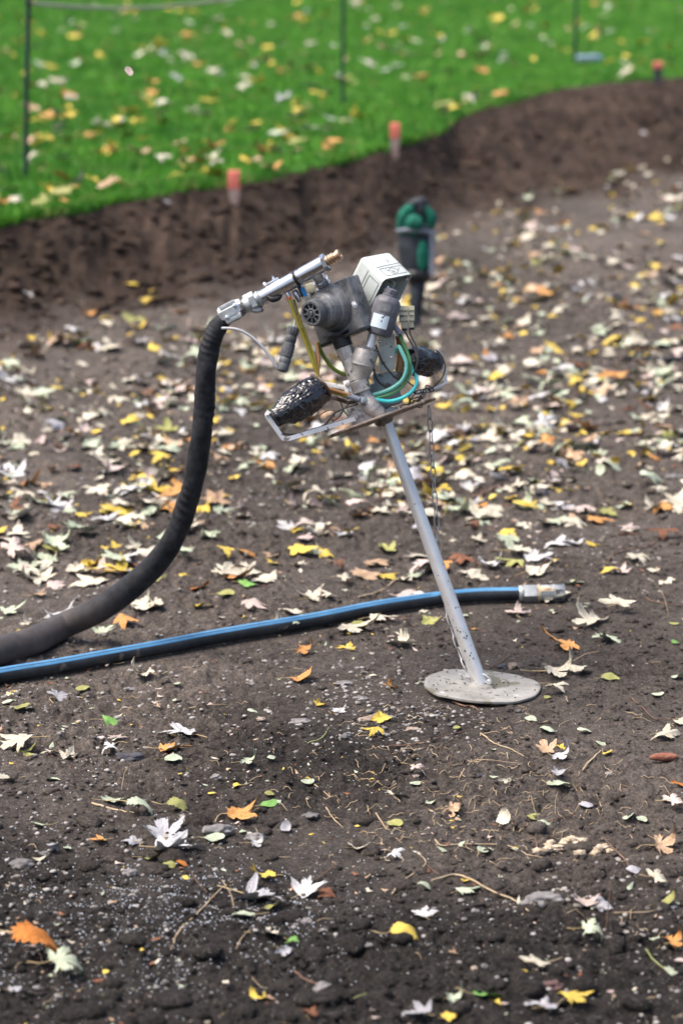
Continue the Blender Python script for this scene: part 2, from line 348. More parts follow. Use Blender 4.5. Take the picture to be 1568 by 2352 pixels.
# ---------------------------------------------------------------- ground, bank and lawn
def y_rows():
    ys = [3.2]
    while ys[-1] < 27:
        y = ys[-1]; ys.append(y + min(.021, max(.0075, y * y / (H * FP * .435) * .95)))
    return np.array(ys)
yr = y_rows()
s_in = np.linspace(-.165, .165, 430); s_l = -.165 - np.geomspace(.001, .6, 60); s_c = np.concatenate([s_l[::-1], s_in, .165 + np.geomspace(.001, .6, 60)])
Yg, Sg = np.meshgrid(yr, s_c, indexing='ij'); Xg = Sg * (Yg + .5)
Zg = height(Xg, Yg)
tb = np.clip((Yg - y_foot(Xg) + .50 + .6 * vnoise(Xg * 1.7, Yg * 2, 14) + .5 * vnoise(Xg * 6, Yg * 6, 3)) / .7, 0, 1)
def damp_vignette(x, y):  # mask: damp soil plus vignette darkening painted into the near and left ground
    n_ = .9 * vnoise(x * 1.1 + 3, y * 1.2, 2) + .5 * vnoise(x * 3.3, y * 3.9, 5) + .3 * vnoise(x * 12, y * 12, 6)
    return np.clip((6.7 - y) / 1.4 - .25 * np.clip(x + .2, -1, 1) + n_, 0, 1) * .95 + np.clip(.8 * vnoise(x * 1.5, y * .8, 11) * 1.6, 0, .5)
nr, nc = Xg.shape; idx = np.arange(nr * nc).reshape(nr, nc)
fs = np.stack([idx[:-1, :-1], idx[:-1, 1:], idx[1:, 1:], idx[1:, :-1]], -1).reshape(-1, 4)
g = np_mesh('ground', np.stack([Xg, Yg, Zg], -1).reshape(-1, 3), fs, [SOIL], attr={'bank': tb.ravel(), 'damp_vignette': np.clip(damp_vignette(Xg, Yg), 0, 1).ravel()}); tag(g, 'dark bare dug soil with a crumbly earth bank behind it', 'ground', kind='structure')
b = MB(); b.box((0, 40, -.18), (300, 0, 0), (0, 300, 0), (0, 0, .05)); tag(b.build('terrain', [M['clod']]), 'dark earth reaching beyond the dug area', 'ground', kind='structure')
# lawn sheet
def sag(x): return .012 + .14 * np.clip(vnoise(x * 4.1, x * 0 + 2.2, 1), 0, 1) + .12 * np.clip(vnoise(x * 11, x * 0 + 7.2, 3), 0, 1) + .07 * np.clip(vnoise(x * 29, x * 0 + 4.2, 5), 0, 1)
xs = np.linspace(-9, 16, 500); ts = np.concatenate([np.linspace(0, .06, 20), np.geomspace(.065, 60, 90)])
Xl, Tl = np.meshgrid(xs, ts, indexing='ij'); Yl = y_edge(Xl) - .03 + Tl; Zl = ZL + .03 * vnoise(Xl * 1.2, Yl * 1.1, 13) + .012 * vnoise(Xl * 9, Yl * 9, 2) - sag(Xl) * np.exp(-Tl / .06)
i2 = np.arange(Xl.size).reshape(Xl.shape); fl_ = np.stack([i2[:-1, :-1], i2[1:, :-1], i2[1:, 1:], i2[:-1, 1:]], -1).reshape(-1, 4)
lw = np_mesh('lawn', np.stack([Xl, Yl, Zl], -1).reshape(-1, 3), fl_, [M['turf']]); tag(lw, 'bright green mown lawn above the earth bank', 'lawn', kind='structure')
# grass blades
def lawn_z(x, y): return ZL + .03 * vnoise(x * 1.2, y * 1.1, 13) + .012 * vnoise(x * 9, y * 9, 2)
NB = 260000
yy = 12.3 + 21 * rng.random(NB) ** 1.35; xx = (rng.random(NB) - .5) * 2 * (.15 * yy + .3)
ye_ = y_edge(xx); near = rng.random(NB) < .05; yy = np.where(near, ye_ + rng.random(NB) * .06 - .03, yy)
k = yy > ye_ - .03; xx = xx[k]; yy = yy[k]; n = len(xx)
zz = lawn_z(xx, yy) - sag(xx) * np.exp(-np.clip(yy - y_edge(xx) + .03, 0, 9) / .06); hgt = .025 + .035 * rng.random(n); an = rng.random(n) * 6.283; wd = .0035 + .0035 * rng.random(n) + yy * .0001
ln = rng.random((n, 2)) * .05 - .025
p0 = np.stack([xx - np.cos(an) * wd, yy - np.sin(an) * wd, zz - .01], -1); p1 = np.stack([xx + np.cos(an) * wd, yy + np.sin(an) * wd, zz - .01], -1)
p2 = np.stack([xx + ln[:, 0], yy + ln[:, 1], zz + hgt], -1)
gv = np.stack([p0, p1, p2], 1).reshape(-1, 3); gf = np.arange(len(gv)).reshape(-1, 3)
gr = np_mesh('grass', gv, gf, [M['grass']], smooth=False); tag(gr, 'short bright green grass blades covering the lawn', 'grass', kind='stuff')

# ---------------------------------------------------------------- scattered stuff
def ico(sub):
    bm = bmesh.new(); bmesh.ops.create_icosphere(bm, subdivisions=sub, radius=1); v = np.array([x.co[:] for x in bm.verts]); f = np.array([[q.index for q in p.verts] for p in bm.faces]); bm.free(); return v, f
def scatter(name, pos, rad, sub, mt, flat=.65, sink=.2, jit=.25, smooth=True):
    ok = np.hypot(pos[:, 0] - FX, pos[:, 1] - FY) > .158; pos = pos[ok]; rad = rad[ok]
    v, f = ico(sub); n = len(pos); nv = len(v)
    var = [v * (1 + jit * (rng.random((nv, 1)) * 2 - 1)) for _ in range(12)]; vi = rng.integers(0, 12, n); VV = np.stack(var)[vi]
    a = rng.random(n) * 6.283; sc = np.stack([rad * (.8 + .6 * rng.random(n)), rad * (.7 + .4 * rng.random(n)), rad * flat * (.7 + .6 * rng.random(n))], -1)
    VV = VV * sc[:, None, :]; ca, sa = np.cos(a)[:, None], np.sin(a)[:, None]
    X = VV[..., 0] * ca - VV[..., 1] * sa; Y = VV[..., 0] * sa + VV[..., 1] * ca
    W = np.stack([X + pos[:, 0:1], Y + pos[:, 1:2], VV[..., 2] + (pos[:, 2] + rad * flat * (1 - 2 * sink))[:, None]], -1).reshape(-1, 3)
    F = (f[None] + (np.arange(n) * nv)[:, None, None]).reshape(-1, 3)
    o = np_mesh(name, W, F, [mt], smooth=smooth, attr={'damp_vignette': np.repeat(np.clip(damp_vignette(pos[:, 0], pos[:, 1]), 0, 1), nv)} if mt is SOIL else None); return o
def floor_pts(n, y0, y1, p=1.0, wide=.155):
    y = y0 + (y1 - y0) * rng.random(n) ** p; x = (rng.random(n) * 2 - 1) * (wide * y + .15)
    m = y < y_foot(x) + .1; x = x[m]; y = y[m]
    return np.stack([x, y, height(x, y)], -1)
P_ = floor_pts(26000, 4.3, 12, 1.5); nz_ = vnoise(P_[:, 0] * 2.2, P_[:, 1] * 2.2, 5) + .25 * (rng.random(len(P_)) - .5); P_ = P_[nz_ > -.16]
o = scatter('soil_crumbs', P_, .0018 + .0065 * rng.random(len(P_)) ** 2.6, 1, SOIL, .6, .3); tag(o, 'small dark crumbs of earth all over the dug soil', 'soil crumbs', kind='stuff')
P_ = floor_pts(420, 4.3, 6.0, 1.3)
o = scatter('near_clods', P_, .008 + .022 * rng.random(len(P_)) ** 2.5, 3, SOIL, .55, .4, .09); tag(o, 'dark lumps of earth in the near foreground', 'earth clods', kind='stuff')
P_ = floor_pts(4200, 8.2, 19, 1.0); cn = vnoise(P_[:, 0] * 1.6, P_[:, 1] * 1.1, 7) + .4 * (rng.random(len(P_)) - .5); P_ = P_[cn > -.1]
o = scatter('far_crumbs', P_, .004 + .016 * rng.random(len(P_)) ** 3, 2, SOIL, .6, .35, .16); tag(o, 'crumbs and lumps of earth on the soil behind the tool', 'soil crumbs', kind='stuff')
P_ = floor_pts(620, 4.3, 15, 1.1)
o = scatter('earth_clods', P_, .009 + .014 * rng.random(len(P_)) ** 2.5, 3, SOIL, .5, .45, .10); tag(o, 'larger rough lumps of dark earth on the soil', 'earth clods', kind='stuff')
P_ = floor_pts(19000, 4.3, 14, 1.0); dn = vnoise(P_[:, 0] * 1.3 + 4, P_[:, 1] * 1.3, 3) + .3 * (rng.random(len(P_)) - .5); P_ = P_[dn > -.02]
gc = foot_c
Q_ = np.stack([gc.x - .22 + rng.normal(0, .13, 420), gc.y - .20 + rng.normal(0, .17, 420)], -1); Q_ = np.concatenate([Q_, height(Q_[:, 0], Q_[:, 1])[:, None]], 1)
P_ = np.concatenate([P_, Q_]); o = scatter('gravel', P_, .0015 + .006 * rng.random(len(P_)) ** 2.2, 2, M['gravel'], .6, .3, .12); tag(o, 'small grey and brown pebbles strewn over the soil', 'gravel', kind='stuff')
n_ = 5200; x = (rng.random(n_) * 2 - 1) * 3.4; tt = rng.random(n_); y = y_foot(x) * (1 - tt) + y_edge(x) * tt - .02; m = np.abs(x) < .17 * y; x = x[m]; y = y[m]
P_ = np.stack([x, y, height(x, y)], -1); o = scatter('bank_clods', P_, .004 + .036 * rng.random(len(P_)) ** 5, 3, SOIL, .45, .55, .10); o.data.attributes.new('bank', 'FLOAT', 'POINT').data.foreach_set('value', np.full(len(o.data.vertices), 1.0, dtype=np.float32)); tag(o, 'crumbling lumps of brown earth on the bank', 'earth clods', kind='stuff')
# white granules: heaviest in the left foreground
gp = []
for (cx, cy, sx, sy, nn) in ((300, 2110, 330, 80, 2300), (180, 2230, 260, 60, 700), (450, 2090, 180, 45, 700), (200, 1900, 240, 110, 520), (620, 2200, 300, 90, 330), (800, 1800, 420, 160, 420), (1000, 2050, 300, 150, 130), (1330, 1230, 170, 55, 160), (500, 1600, 350, 80, 130)):
    for _ in range(nn):
        a, b2 = random.gauss(cx, sx), random.gauss(cy, sy)
        if b2 < 2500 and -250 < a < 1850:
            q = plane_pt(a, b2, 0); gp.append((q.x, q.y))
gp = np.array(gp); kk = vnoise(gp[:, 0] * 9, gp[:, 1] * 9, 2) + .5 * vnoise(gp[:, 0] * 25, gp[:, 1] * 25, 3) + .5 * (rng.random(len(gp)) - .5) > -.22; gp = gp[kk]
P_ = np.concatenate([gp, height(gp[:, 0], gp[:, 1])[:, None]], 1)
o = scatter('white_granules', P_, .0005 + .0012 * rng.random(len(P_)) ** 1.5, 1, M['granule'], .9, .1, .08); tag(o, 'tiny white fertiliser granules sprinkled on the dark soil', 'granules', kind='stuff')

# ---------------------------------------------------------------- leaves
HALF = [(0, 1.0), (5, .80), (8, .84), (12, .64), (16, .68), (20, .48), (26, .30), (33, .50), (37, .68), (41, .66), (45, .82), (51, .95), (55, .74), (61, .72), (66, .52), (73, .46), (80, .24), (90, .36), (97, .54), (104, .66), (111, .48), (119, .44), (128, .26), (145, .15), (170, .08)]
def leaf_geo(seed, k=0.6, axis=0, kind='maple', fill=0.0):
    r_ = random.Random(seed)
    if kind == 'maple':
        def side(sg):
            L2 = [r_.uniform(.75, 1.1), r_.uniform(.55, 1.1), r_.uniform(.35, 1.15)]; LF = lambda a: float(np.interp(a, [0, 26, 51, 80, 104, 170], [L0, 1, L2[1], 1, L2[2], 1]))
            return [(90 - sg * a, LF(a) * min(1.1, (r + fill * (.65 - r) * (.5 if r < .65 else 0)) * r_.uniform(.88, 1.1))) for a, r in HALF]
        L0 = r_.uniform(.8, 1.12)
        pr = side(1); pl = side(-1)[1:]; ring = pr + pl[::-1]; pts = [(math.cos(R_(a)) * r, math.sin(R_(a)) * r) for a, r in ring]
        cen = (0, 0); VE = [(90, 1), (90 - 51, .95), (90 + 51, .95), (90 - 104, .66), (90 + 104, .66)]
    elif kind == 'oval':
        N = 22; pts = [(.42 * math.sin(2 * math.pi * i / N) * (1 - .12 * math.cos(2 * math.pi * i / N)), .45 - .5 * math.cos(2 * math.pi * i / N)) for i in range(N)]; cen = (0, .45); VE = [(90, 1)]
    else:                                                      # toothed single-lobed leaf
        N = 40; pts = []
        for i in range(N):
            t = 2 * math.pi * i / N; q = 1 + (.09 if i % 2 else -.05); pts.append((.36 * math.sin(t) * q, .5 - .55 * math.cos(t) * q))
        cen = (0, .5); VE = [(90, 1)]
    T = [.0, .3, .6, .82, 1.0]; n = len(pts); vs = []
    ph = r_.uniform(0, 6.28); wob = r_.uniform(.05, .13)
    def zf(x, y):
        r = math.hypot(x, y) + 1e-6; a = math.atan2(y, x); dm = min(abs(math.sin(a - R_(v))) if math.cos(a - R_(v)) > 0 else 1 for v, _ in VE)
        return .13 * min(dm, .5) * r * 1.6 + wob * math.sin(3.1 * x + ph) * math.cos(2.7 * y + ph * 1.7) + .035 * math.sin(11 * x + ph) * math.sin(9 * y)
    def bend(p):
        x, y, z = p
        if k < 1e-3: return p
        if axis == 0: x, z = math.sin(k * x) / k - z * math.sin(k * x), z * math.cos(k * x) + (1 - math.cos(k * x)) / k
        else: q = y - .2; y, z = .2 + math.sin(k * q) / k - z * math.sin(k * q), z * math.cos(k * q) + (1 - math.cos(k * q)) / k
        return (x, y, z)
    for t in T[1:]:
        for (x, y) in pts:
            X = cen[0] + (x - cen[0]) * t; Y = cen[1] + (y - cen[1]) * t; vs.append(bend((X, Y, zf(X, Y))))
    vs.append(bend((cen[0], cen[1], zf(*cen)))); c = len(vs) - 1
    vi = []
    for (x, y) in pts:
        a = math.degrees(math.atan2(y - cen[1], x - cen[0])); vi.append(1.0 if any(abs((a - v + 180) % 360 - 180) < 1.2 for v, _ in VE) or (kind != 'maple' and abs((a + 90 + 180) % 360 - 180) < 5) else 0.0)
    vein = vi * 4 + [1.0]
    fs = [(c, i, (i + 1) % n) for i in range(n)]
    for a in range(3):
        for i in range(n): j = (i + 1) % n; fs += [(a * n + i, (a + 1) * n + i, (a + 1) * n + j), (a * n + i, (a + 1) * n + j, a * n + j)]
    stalk = spl([bend((0, 0, .01)), (r_.uniform(-.2, .2), -.3, .02), (r_.uniform(-.45, .45), -.62, .05)], 4)
    return vs, fs, stalk, vein
GEO = {}
for kd in ('maple', 'oval', 'toothed'):
    GEO[kd] = []
    for i in range(24 if kd == 'maple' else 6):
        kk = [0.5, 1.1, 1.6, 2.2, .8, 1.4, 2.7, .9][i % 8] * (.55 if kd == 'oval' else 1)
        GEO[kd].append(leaf_geo(100 + i, kk, i // 2 % 2, kd, fill=.25 * (i % 3)))
def leaf_matrix(p, size, rot, flip, tilt=(0, 0)):
    m = Matrix.Translation(p) @ Matrix.Rotation(tilt[0], 4, 'X') @ Matrix.Rotation(tilt[1], 4, 'Y') @ Matrix.Rotation(rot - math.pi / 2, 4, 'Z')
    if flip: m = m @ Matrix.Rotation(math.pi, 4, 'Y')
    return m @ Matrix.Scale(size, 4)
meshes = {}
def leaf_ext(kd, gi, rot):
    vs = GEO[kd][gi][0]; a = rot - math.pi / 2; xs = [v[0] * math.cos(a) - v[1] * math.sin(a) for v in vs]; ys = [v[0] * math.sin(a) + v[1] * math.cos(a) for v in vs]
    return .75 * (max(xs) - min(xs)) + .25 * max(max(xs) - min(xs), max(ys) - min(ys))
def leaf_mesh(kd, gi, col):
    key = (kd, gi, col)
    if key not in meshes:
        vs, fs, stalk, vein = GEO[kd][gi]
        me = bpy.data.meshes.new('leaf_blade'); me.from_pydata([tuple(v) for v in vs], [], fs); me.materials.append(M['leaf_' + col]); me.shade_smooth(); meshes[key] = me; me.attributes.new('vein', 'FLOAT', 'POINT').data.foreach_set('value', vein)
        if ('st', kd, gi) not in meshes:
            b = MB(); b.tube(stalk, [.013, .009, .012], 5); ob = b.build('tmp', [M['stalk']]); meshes[('st', kd, gi)] = ob.data; bpy.data.objects.remove(ob)
    return meshes[key]
KN = dict(maple='maple_leaf', oval='oval_leaflet', toothed='toothed_leaf')
CN = dict(cream='pale cream', white='whitish', pale_green='pale green', yellow='yellow', orange='orange', tan='tan', brown='dark brown', green='bright green', olive='olive green', silver='silvery grey', pink='pinkish cream', rust='rust orange')
placed = []                                                   # hand-placed leaves waiting for their labels
def put_leaf(px, py, spx, col, rot, gi, kd='maple', flip=None, stalk=True, lift=.004, tilt=None, label=None, group=None):
    p = G(px, py); d = (p - CAM).dot(Fv); size = spx * d / FP * (.74 if kd == 'maple' else 1.05 if kd == 'oval' else 1.0)
    gi = gi % len(GEO[kd]); size = spx * d / FP / leaf_ext(kd, gi, R_(rot)) * 1.04; flip = random.random() < .4 if flip is None else flip
    vs = GEO[kd][gi][0]; zz = [v[2] for v in vs]; low = (-min(zz) if not flip else max(zz)) * size
    tilt = tilt or (random.uniform(-.22, .16), random.uniform(-.2, .2))
    mid = Matrix.Rotation(R_(rot) - math.pi / 2, 3, 'Z') @ Vector((0, .3 * size, 0))
    p2 = p - mid + Vector((0, 0, low * .72 + lift))
    o = bpy.data.objects.new(KN[kd], leaf_mesh(kd, gi, col)); COL.objects.link(o); o.matrix_world = leaf_matrix(p2, size, R_(rot), flip, tilt)
    tag(o, label, 'leaf' if kd != 'oval' else 'leaflet', group)
    if stalk:
        s = bpy.data.objects.new('leaf_stalk', meshes[('st', kd, gi)]); COL.objects.link(s); s.parent = o
    return o
# shadows of the text below: px, py, width in picture units, colour, direction of tip, mesh variant, kind
HL = '''140 1604 78 silver 60 0 m;185 1589 35 olive 20 1 o;265 1664 74 green 20 4 m;38 1711 100 cream 150 1 m;62 1733 58 olive 10 3 m;170 1739 72 cream 30 5 m;115 1737 45 cream 200 2 m;262 1704 52 pink 120 3 m
247 1735 42 white 190 6 m;405 1689 92 white 170 8 m;395 1726 76 orange 10 4 m;392 1747 40 pale_green 0 1 o;14 1796 62 cream 200 9 m;267 1839 86 pale_green 60 1 m;317 1875 60 pale_green 0 3 t;405 1866 52 olive 10 2 t;375 1914 98 silver 100 9 m
407 1954 118 white 5 5 m;295 1939 56 silver 150 2 m;227 1934 46 orange 170 4 m;555 1874 78 orange 20 10 m;612 1854 38 green 20 0 o;345 1974 42 olive 0 3 o;387 1994 30 olive 70 1 o;415 1986 30 rust 0 2 o;485 1930 46 pale_green 20 2 o
600 2019 62 yellow 200 11 m;597 2072 128 silver 330 9 m;567 2107 52 pale_green 170 0 o;622 2090 40 olive 0 3 o;718 2054 86 white 20 13 m;757 2060 54 brown 350 2 m;635 2149 98 cream 20 12 m;673 2169 40 green 330 2 m;660 2192 45 silver 330 6 m
80 2201 108 rust 15 3 t;155 2246 82 pale_green 10 6 m;47 2280 62 silver 20 1 m;585 2299 66 yellow 110 3 m;715 2331 42 brown 60 2 m;737 1621 38 yellow 40 5 m;776 1636 36 white 100 2 m;687 1564 50 orange 0 2 t;325 1558 62 cream 200 6 m
228 1527 60 pink 175 3 m;702 1799 30 pale_green 30 1 o;545 1809 22 yellow 0 2 m;615 1826 22 olive 20 0 o;127 1795 34 pale_green 170 1 o;95 1899 36 pale_green 170 2 o;120 1955 28 silver 60 3 t;152 1951 20 pale_green 0 0 o;15 1621 34 pale_green 10 1 o
45 1631 38 olive 350 2 o;22 1601 30 pale_green 0 0 o;580 1640 30 pale_green 0 3 o;405 1610 26 pale_green 10 1 o;404 1579 18 pale_green 0 0 o;575 1756 42 pale_green 0 6 m;620 1745 18 pale_green 0 2 o;655 1911 26 silver 80 2 t;590 1942 42 white 20 6 m
1282 1551 84 cream 10 6 m;1329 1547 60 cream 60 14 m;1394 1561 42 olive 20 0 o;1280 1594 62 cream 330 3 m;1254 1606 17 olive 40 1 o;894 1581 38 orange 100 6 m;881 1656 52 yellow 340 2 m;852 1687 54 yellow 200 1 m;1214 1655 28 pale_green 0 0 o
1251 1679 33 pale_green 350 2 o;1336 1685 31 pale_green 0 3 o;1046 1676 18 olive 20 1 o;1134 1725 20 pale_green 0 0 o;1250 1724 58 tan 100 9 m;1287 1721 28 yellow 60 2 m;1294 1747 55 white 0 6 m;1284 1779 40 silver 50 5 m;1379 1711 34 pale_green 30 1 o
1391 1736 24 yellow 330 2 o;1528 1694 62 cream 80 5 m;1558 1664 42 cream 40 2 m;908 1824 62 cream 60 12 m;949 1804 26 pale_green 20 0 o;966 1779 46 pink 0 3 m;1169 1801 42 cream 320 6 m;1264 1804 28 pale_green 0 1 o;1284 1818 44 pale_green 355 4 o
1046 1871 60 tan 340 6 m;901 1896 36 olive 340 0 o;989 1849 26 pale_green 0 2 m;1154 1894 36 cream 60 3 t;1224 1884 38 olive 0 0 o;1251 1899 33 pale_green 100 2 o;1217 1902 20 orange 0 2 m;1439 1879 28 pale_green 0 3 o;1469 1886 25 pale_green 340 0 o
1339 1855 32 silver 340 2 o;1529 1841 26 pale_green 0 1 o;1559 1809 44 rust 70 3 m;1553 1861 46 pink 10 6 m;824 1949 56 cream 60 5 m;911 1974 44 white 330 3 m;1109 1956 38 pale_green 60 1 o;1524 1949 72 tan 20 6 m;1449 2004 34 silver 350 2 o
1516 2036 46 cream 10 6 m;971 2045 34 pale_green 0 2 t;1071 2054 60 pale_green 20 4 m;974 2101 62 white 80 8 m;1034 2126 22 olive 0 0 o;1344 2074 64 pink 70 5 m;1389 2084 56 silver 20 2 m;1524 2084 46 olive 5 2 t;921 2164 64 yellow 10 2 t
1359 2162 62 pale_green 350 6 m;1549 2171 52 orange 30 6 m;1544 2236 32 pale_green 30 2 m;1041 2299 52 pale_green 20 6 m;1109 2289 66 green 5 4 o;1139 2306 32 yellow 60 2 m;956 2331 74 silver 160 5 m;1034 2342 38 yellow 30 2 m;1250 2309 86 silver 80 0 m
1324 2302 78 yellow 20 1 m;1041 2194 30 tan 95 6 m;1238 2228 58 cream 50 6 m;45 1282 92 pink 25 3 m;454 1348 52 rust 340 10 m;434 1327 38 yellow 30 2 m;463 1397 40 yellow 0 1 m;294 1433 74 orange 330 5 m;245 1455 62 pale_green 40 9 m;94 1370 46 tan 10 3 m
243 1262 28 yellow 60 4 m;128 1217 42 brown 0 1 m;191 1186 46 yellow 20 1 m;243 1181 32 yellow 0 5 m;265 1078 62 pink 60 5 m;513 1177 52 pale_green 30 4 m;344 695 52 yellow 20 4 m;299 657 34 yellow 70 5 m;245 736 42 yellow 110 1 m;205 718 46 orange 30 2 m
418 718 36 orange 20 1 m;373 562 46 silver 270 5 m;349 596 26 yellow 0 0 m;721 1376 74 cream 40 3 m;590 1319 62 cream 20 2 m;575 1346 46 green 30 2 m;687 1302 44 cream 330 1 m;753 1279 46 yellow 0 2 m;777 1312 52 brown 320 6 m;800 1341 52 cream 20 3 m
890 1330 52 yellow 20 5 m;935 1338 42 cream 350 5 m;513 1369 40 olive 0 0 o;820 1437 38 olive 0 1 o;800 1491 56 yellow 80 0 m;702 1499 44 orange 0 6 m;991 1434 48 olive 0 2 m;875 1428 68 cream 0 4 m;507 1322 46 cream 60 3 m;1189 1412 66 pink 90 3 m
1424 1407 66 cream 60 6 m;1097 1242 48 cream 60 3 m;1194 1270 76 cream 0 12 m;1237 1322 70 cream 10 2 m;1314 1342 52 pale_green 0 1 m;1288 1134 58 yellow 10 4 m;973 1082 36 green 60 1 m;1006 1034 32 orange 30 5 m;1359 1254 38 yellow 20 4 m;1319 957 40 yellow 50 0 m
1195 567 52 yellow 60 4 m;1543 1436 22 olive 0 1 o;1548 1480 20 green 60 0 o;1553 1560 34 pale_green 350 3 o;1505 1600 28 pale_green 20 1 o;1090 1449 20 orange 0 1 m'''
KM = dict(m='maple', o='oval', t='toothed')
hand_xy = []
for it in HL.replace('\n', ';').split(';'):
    a = it.split(); px, py, sp = map(float, a[:3]); kd = KM[a[6]]
    o = put_leaf(px, py, sp, a[3], float(a[4]), int(a[5]), kd, stalk=(sp > 34)); placed.append((o, px, py, sp, a[3], kd)); hand_xy.append((px, py, sp))
# where each hand-placed leaf lies, said by the things beside it
def zone(px, py):
    if py > 2210: return 'at the bottom edge on the ' + ('left' if px < 520 else 'right' if px > 1040 else 'middle') if True else ''
    if py > 1980: return ('among the white granules, lower left' if px < 520 else 'in the middle of the lower foreground' if px < 960 else 'around the flat grey stone, lower right')
    if py > 1770: return ('in the left foreground' if px < 520 else 'in the middle foreground' if px < 960 else 'among the roots, right foreground')
    if py > 1500:
        return ('below the left end of the striped pipe' if px < 480 else 'on the soil left of the foot plate' if px < 960 else 'on the soil right of the foot plate')
    if py > 1250: return ('beside the grounded end of the black hose' if px < 560 else 'near the striped pipe left of the pole' if px < 1060 else 'near the metal end of the striped pipe')
    if py > 800: return ('left of the hanging black hose' if px < 560 else 'behind the tool, right of the chain')
    return 'at the foot of the earth bank' + (' on the left' if px < 560 else ' on the right')
grp = {}
for t in placed: grp.setdefault((t[4], t[5], zone(t[1], t[2])), []).append(t)
ORD = ['leftmost', 'second from left', 'third from left', 'fourth from left', 'fifth from left', 'sixth from left', 'seventh from left', 'eighth from left', 'ninth from left', 'tenth from left', 'eleventh from left', 'twelfth from left']
for (col, kd, z), L in grp.items():
    L.sort(key=lambda t: t[1]); nm = {'maple': 'lobed leaf', 'oval': 'oval leaflet', 'toothed': 'narrow leaf'}[kd]
    for i, t in enumerate(L):
        pre = '' if len(L) == 1 else ('rightmost ' if i == len(L) - 1 and len(L) > 1 else ORD[min(i, 11)] + ' ')
        t[0]['label'] = f'{pre}{CN[col]} {nm} {z}'
        t[0]['group'] = 'fallen leaves on the dug soil'
# the leaf carpet behind: individuals for the ones that show largest, then one mass
LINE = ([0, 120, 300, 460, 560, 700, 900, 960, 1050, 1200, 1400, 1568], [800, 770, 735, 735, 760, 700, 640, 560, 485, 452, 410, 350])
def carpet_xy():
    while True:
        px = random.uniform(-60, 1630); py = random.uniform(350, 1500)
        if py < np.interp(px, *LINE) : continue
        if py > 1340 and random.random() < .8: continue
        if py > 1180 and random.random() < .72: continue
        if py > 1060 and random.random() < .35: continue
        cl = vnoise(np.array([px / 95.]), np.array([py / 42.]), 9)[0] + .6 * vnoise(np.array([px / 40.]), np.array([py / 20.]), 4)[0]
        if cl < random.uniform(-.5, .26): continue
        if px < 520 and py < 1000 and random.random() < .35: continue
        return px, py
CW = ['cream'] * 34 + ['white'] * 11 + ['pale_green'] * 17 + ['yellow'] * 11 + ['pink'] * 9 + ['tan'] * 8 + ['orange'] * 4 + ['olive'] * 3 + ['brown'] * 2 + ['silver'] * 4
cand = []
for _ in range(2150):
    px, py = carpet_xy()
    if any((px - a) ** 2 + ((py - b) * 2) ** 2 < (.45 * s) ** 2 for a, b, s in hand_xy): continue
    cand.append((px, py, random.choice(CW), random.uniform(0, 360), random.randrange(24), random.uniform(.05, .115)))
def far_zone(px, py):
    side = 'left of the hanging hose' if px < 470 else 'behind the tool' if px < 1000 else 'right of the tool'
    return side + (', near the bank' if py < 760 else '')
cand.sort(key=lambda c: -c[1]); merged = []
nm_ = sum(1 for t in placed if t[5] == 'maple')
for i, (px, py, col, rot, gi, wm) in enumerate(cand):
    p = G(px, py); d = (p - CAM).dot(Fv)
    if i < 296 - nm_:
        put_leaf(px, py, wm * FP / d, col, rot, gi, stalk=False, label=f'{CN[col]} lobed leaf in the leaf carpet {far_zone(px, py)}', group=f'{CN[col]} leaves in the carpet {far_zone(px, py)}')
    elif random.random() < .42: merged.append((p, wm * .42, rot, random.randrange(5), 'oval', random.choice(['pale_green', 'cream', 'yellow'])))
    else: merged.append((p, wm / max(.8, leaf_ext('maple', gi, R_(rot))), rot, gi, 'maple', col))
# leaves on the lawn and a few on the bank
for _ in range(1150):
    px = random.uniform(-80, 1650); py = random.uniform(-40, 520)
    p = plane_pt(px, py, ZL + .03)
    cl = vnoise(np.array([px / 120.]), np.array([py / 60.]), 6)[0]
    if cl < random.uniform(-.5, .3) or p.y < float(y_edge(np.array([p.x]))[0]) + .05 or p.y > 40: continue
    merged.append((p + Vector((0, 0, .012)), random.uniform(.06, .115), random.uniform(0, 360), random.randrange(24), 'maple', random.choice(['cream', 'yellow', 'yellow', 'yellow', 'pale_green', 'white', 'olive', 'orange', 'tan', 'cream'])))
for (px, py) in ((60, 640), (1350, 320), (1365, 335), (640, 600), (1250, 400), (820, 520), (180, 620), (1480, 310)):
    merged.append((G(px, py) + Vector((0, -.01, .01)), .05, random.uniform(0, 360), random.randrange(24), 'maple', random.choice(['cream', 'white', 'tan'])))
cols = list(LC); VS = []; FS = []; MI = []; VEI = []; off = 0
for (p, size, rot, gi, kd, col) in merged:
    vs, fs, _s, vein = GEO[kd][gi % len(GEO[kd])]; VEI += vein; flip = random.random() < .4; zz = [v[2] for v in vs]; low = (-min(zz) if not flip else max(zz)) * size
    m = leaf_matrix(p + Vector((0, 0, low * .72 + .003)), size, R_(rot), flip, (random.uniform(-.55, .3), random.uniform(-.5, .5)))
    A = np.array([v[:] for v in vs]); mm = np.array(m); W = A @ mm[:3, :3].T + mm[:3, 3]
    VS.append(W); FS.append(np.array(fs) + off); off += len(vs); MI.append(np.full(len(fs), cols.index(col)))
lit = np_mesh('leaf_litter', np.concatenate(VS), np.concatenate(FS), [M['leaf_' + c] for c in cols], np.concatenate(MI), attr={'vein': np.array(VEI)}); tag(lit, 'mass of small pale and yellow fallen leaves on far soil and lawn', 'fallen leaves', kind='stuff')
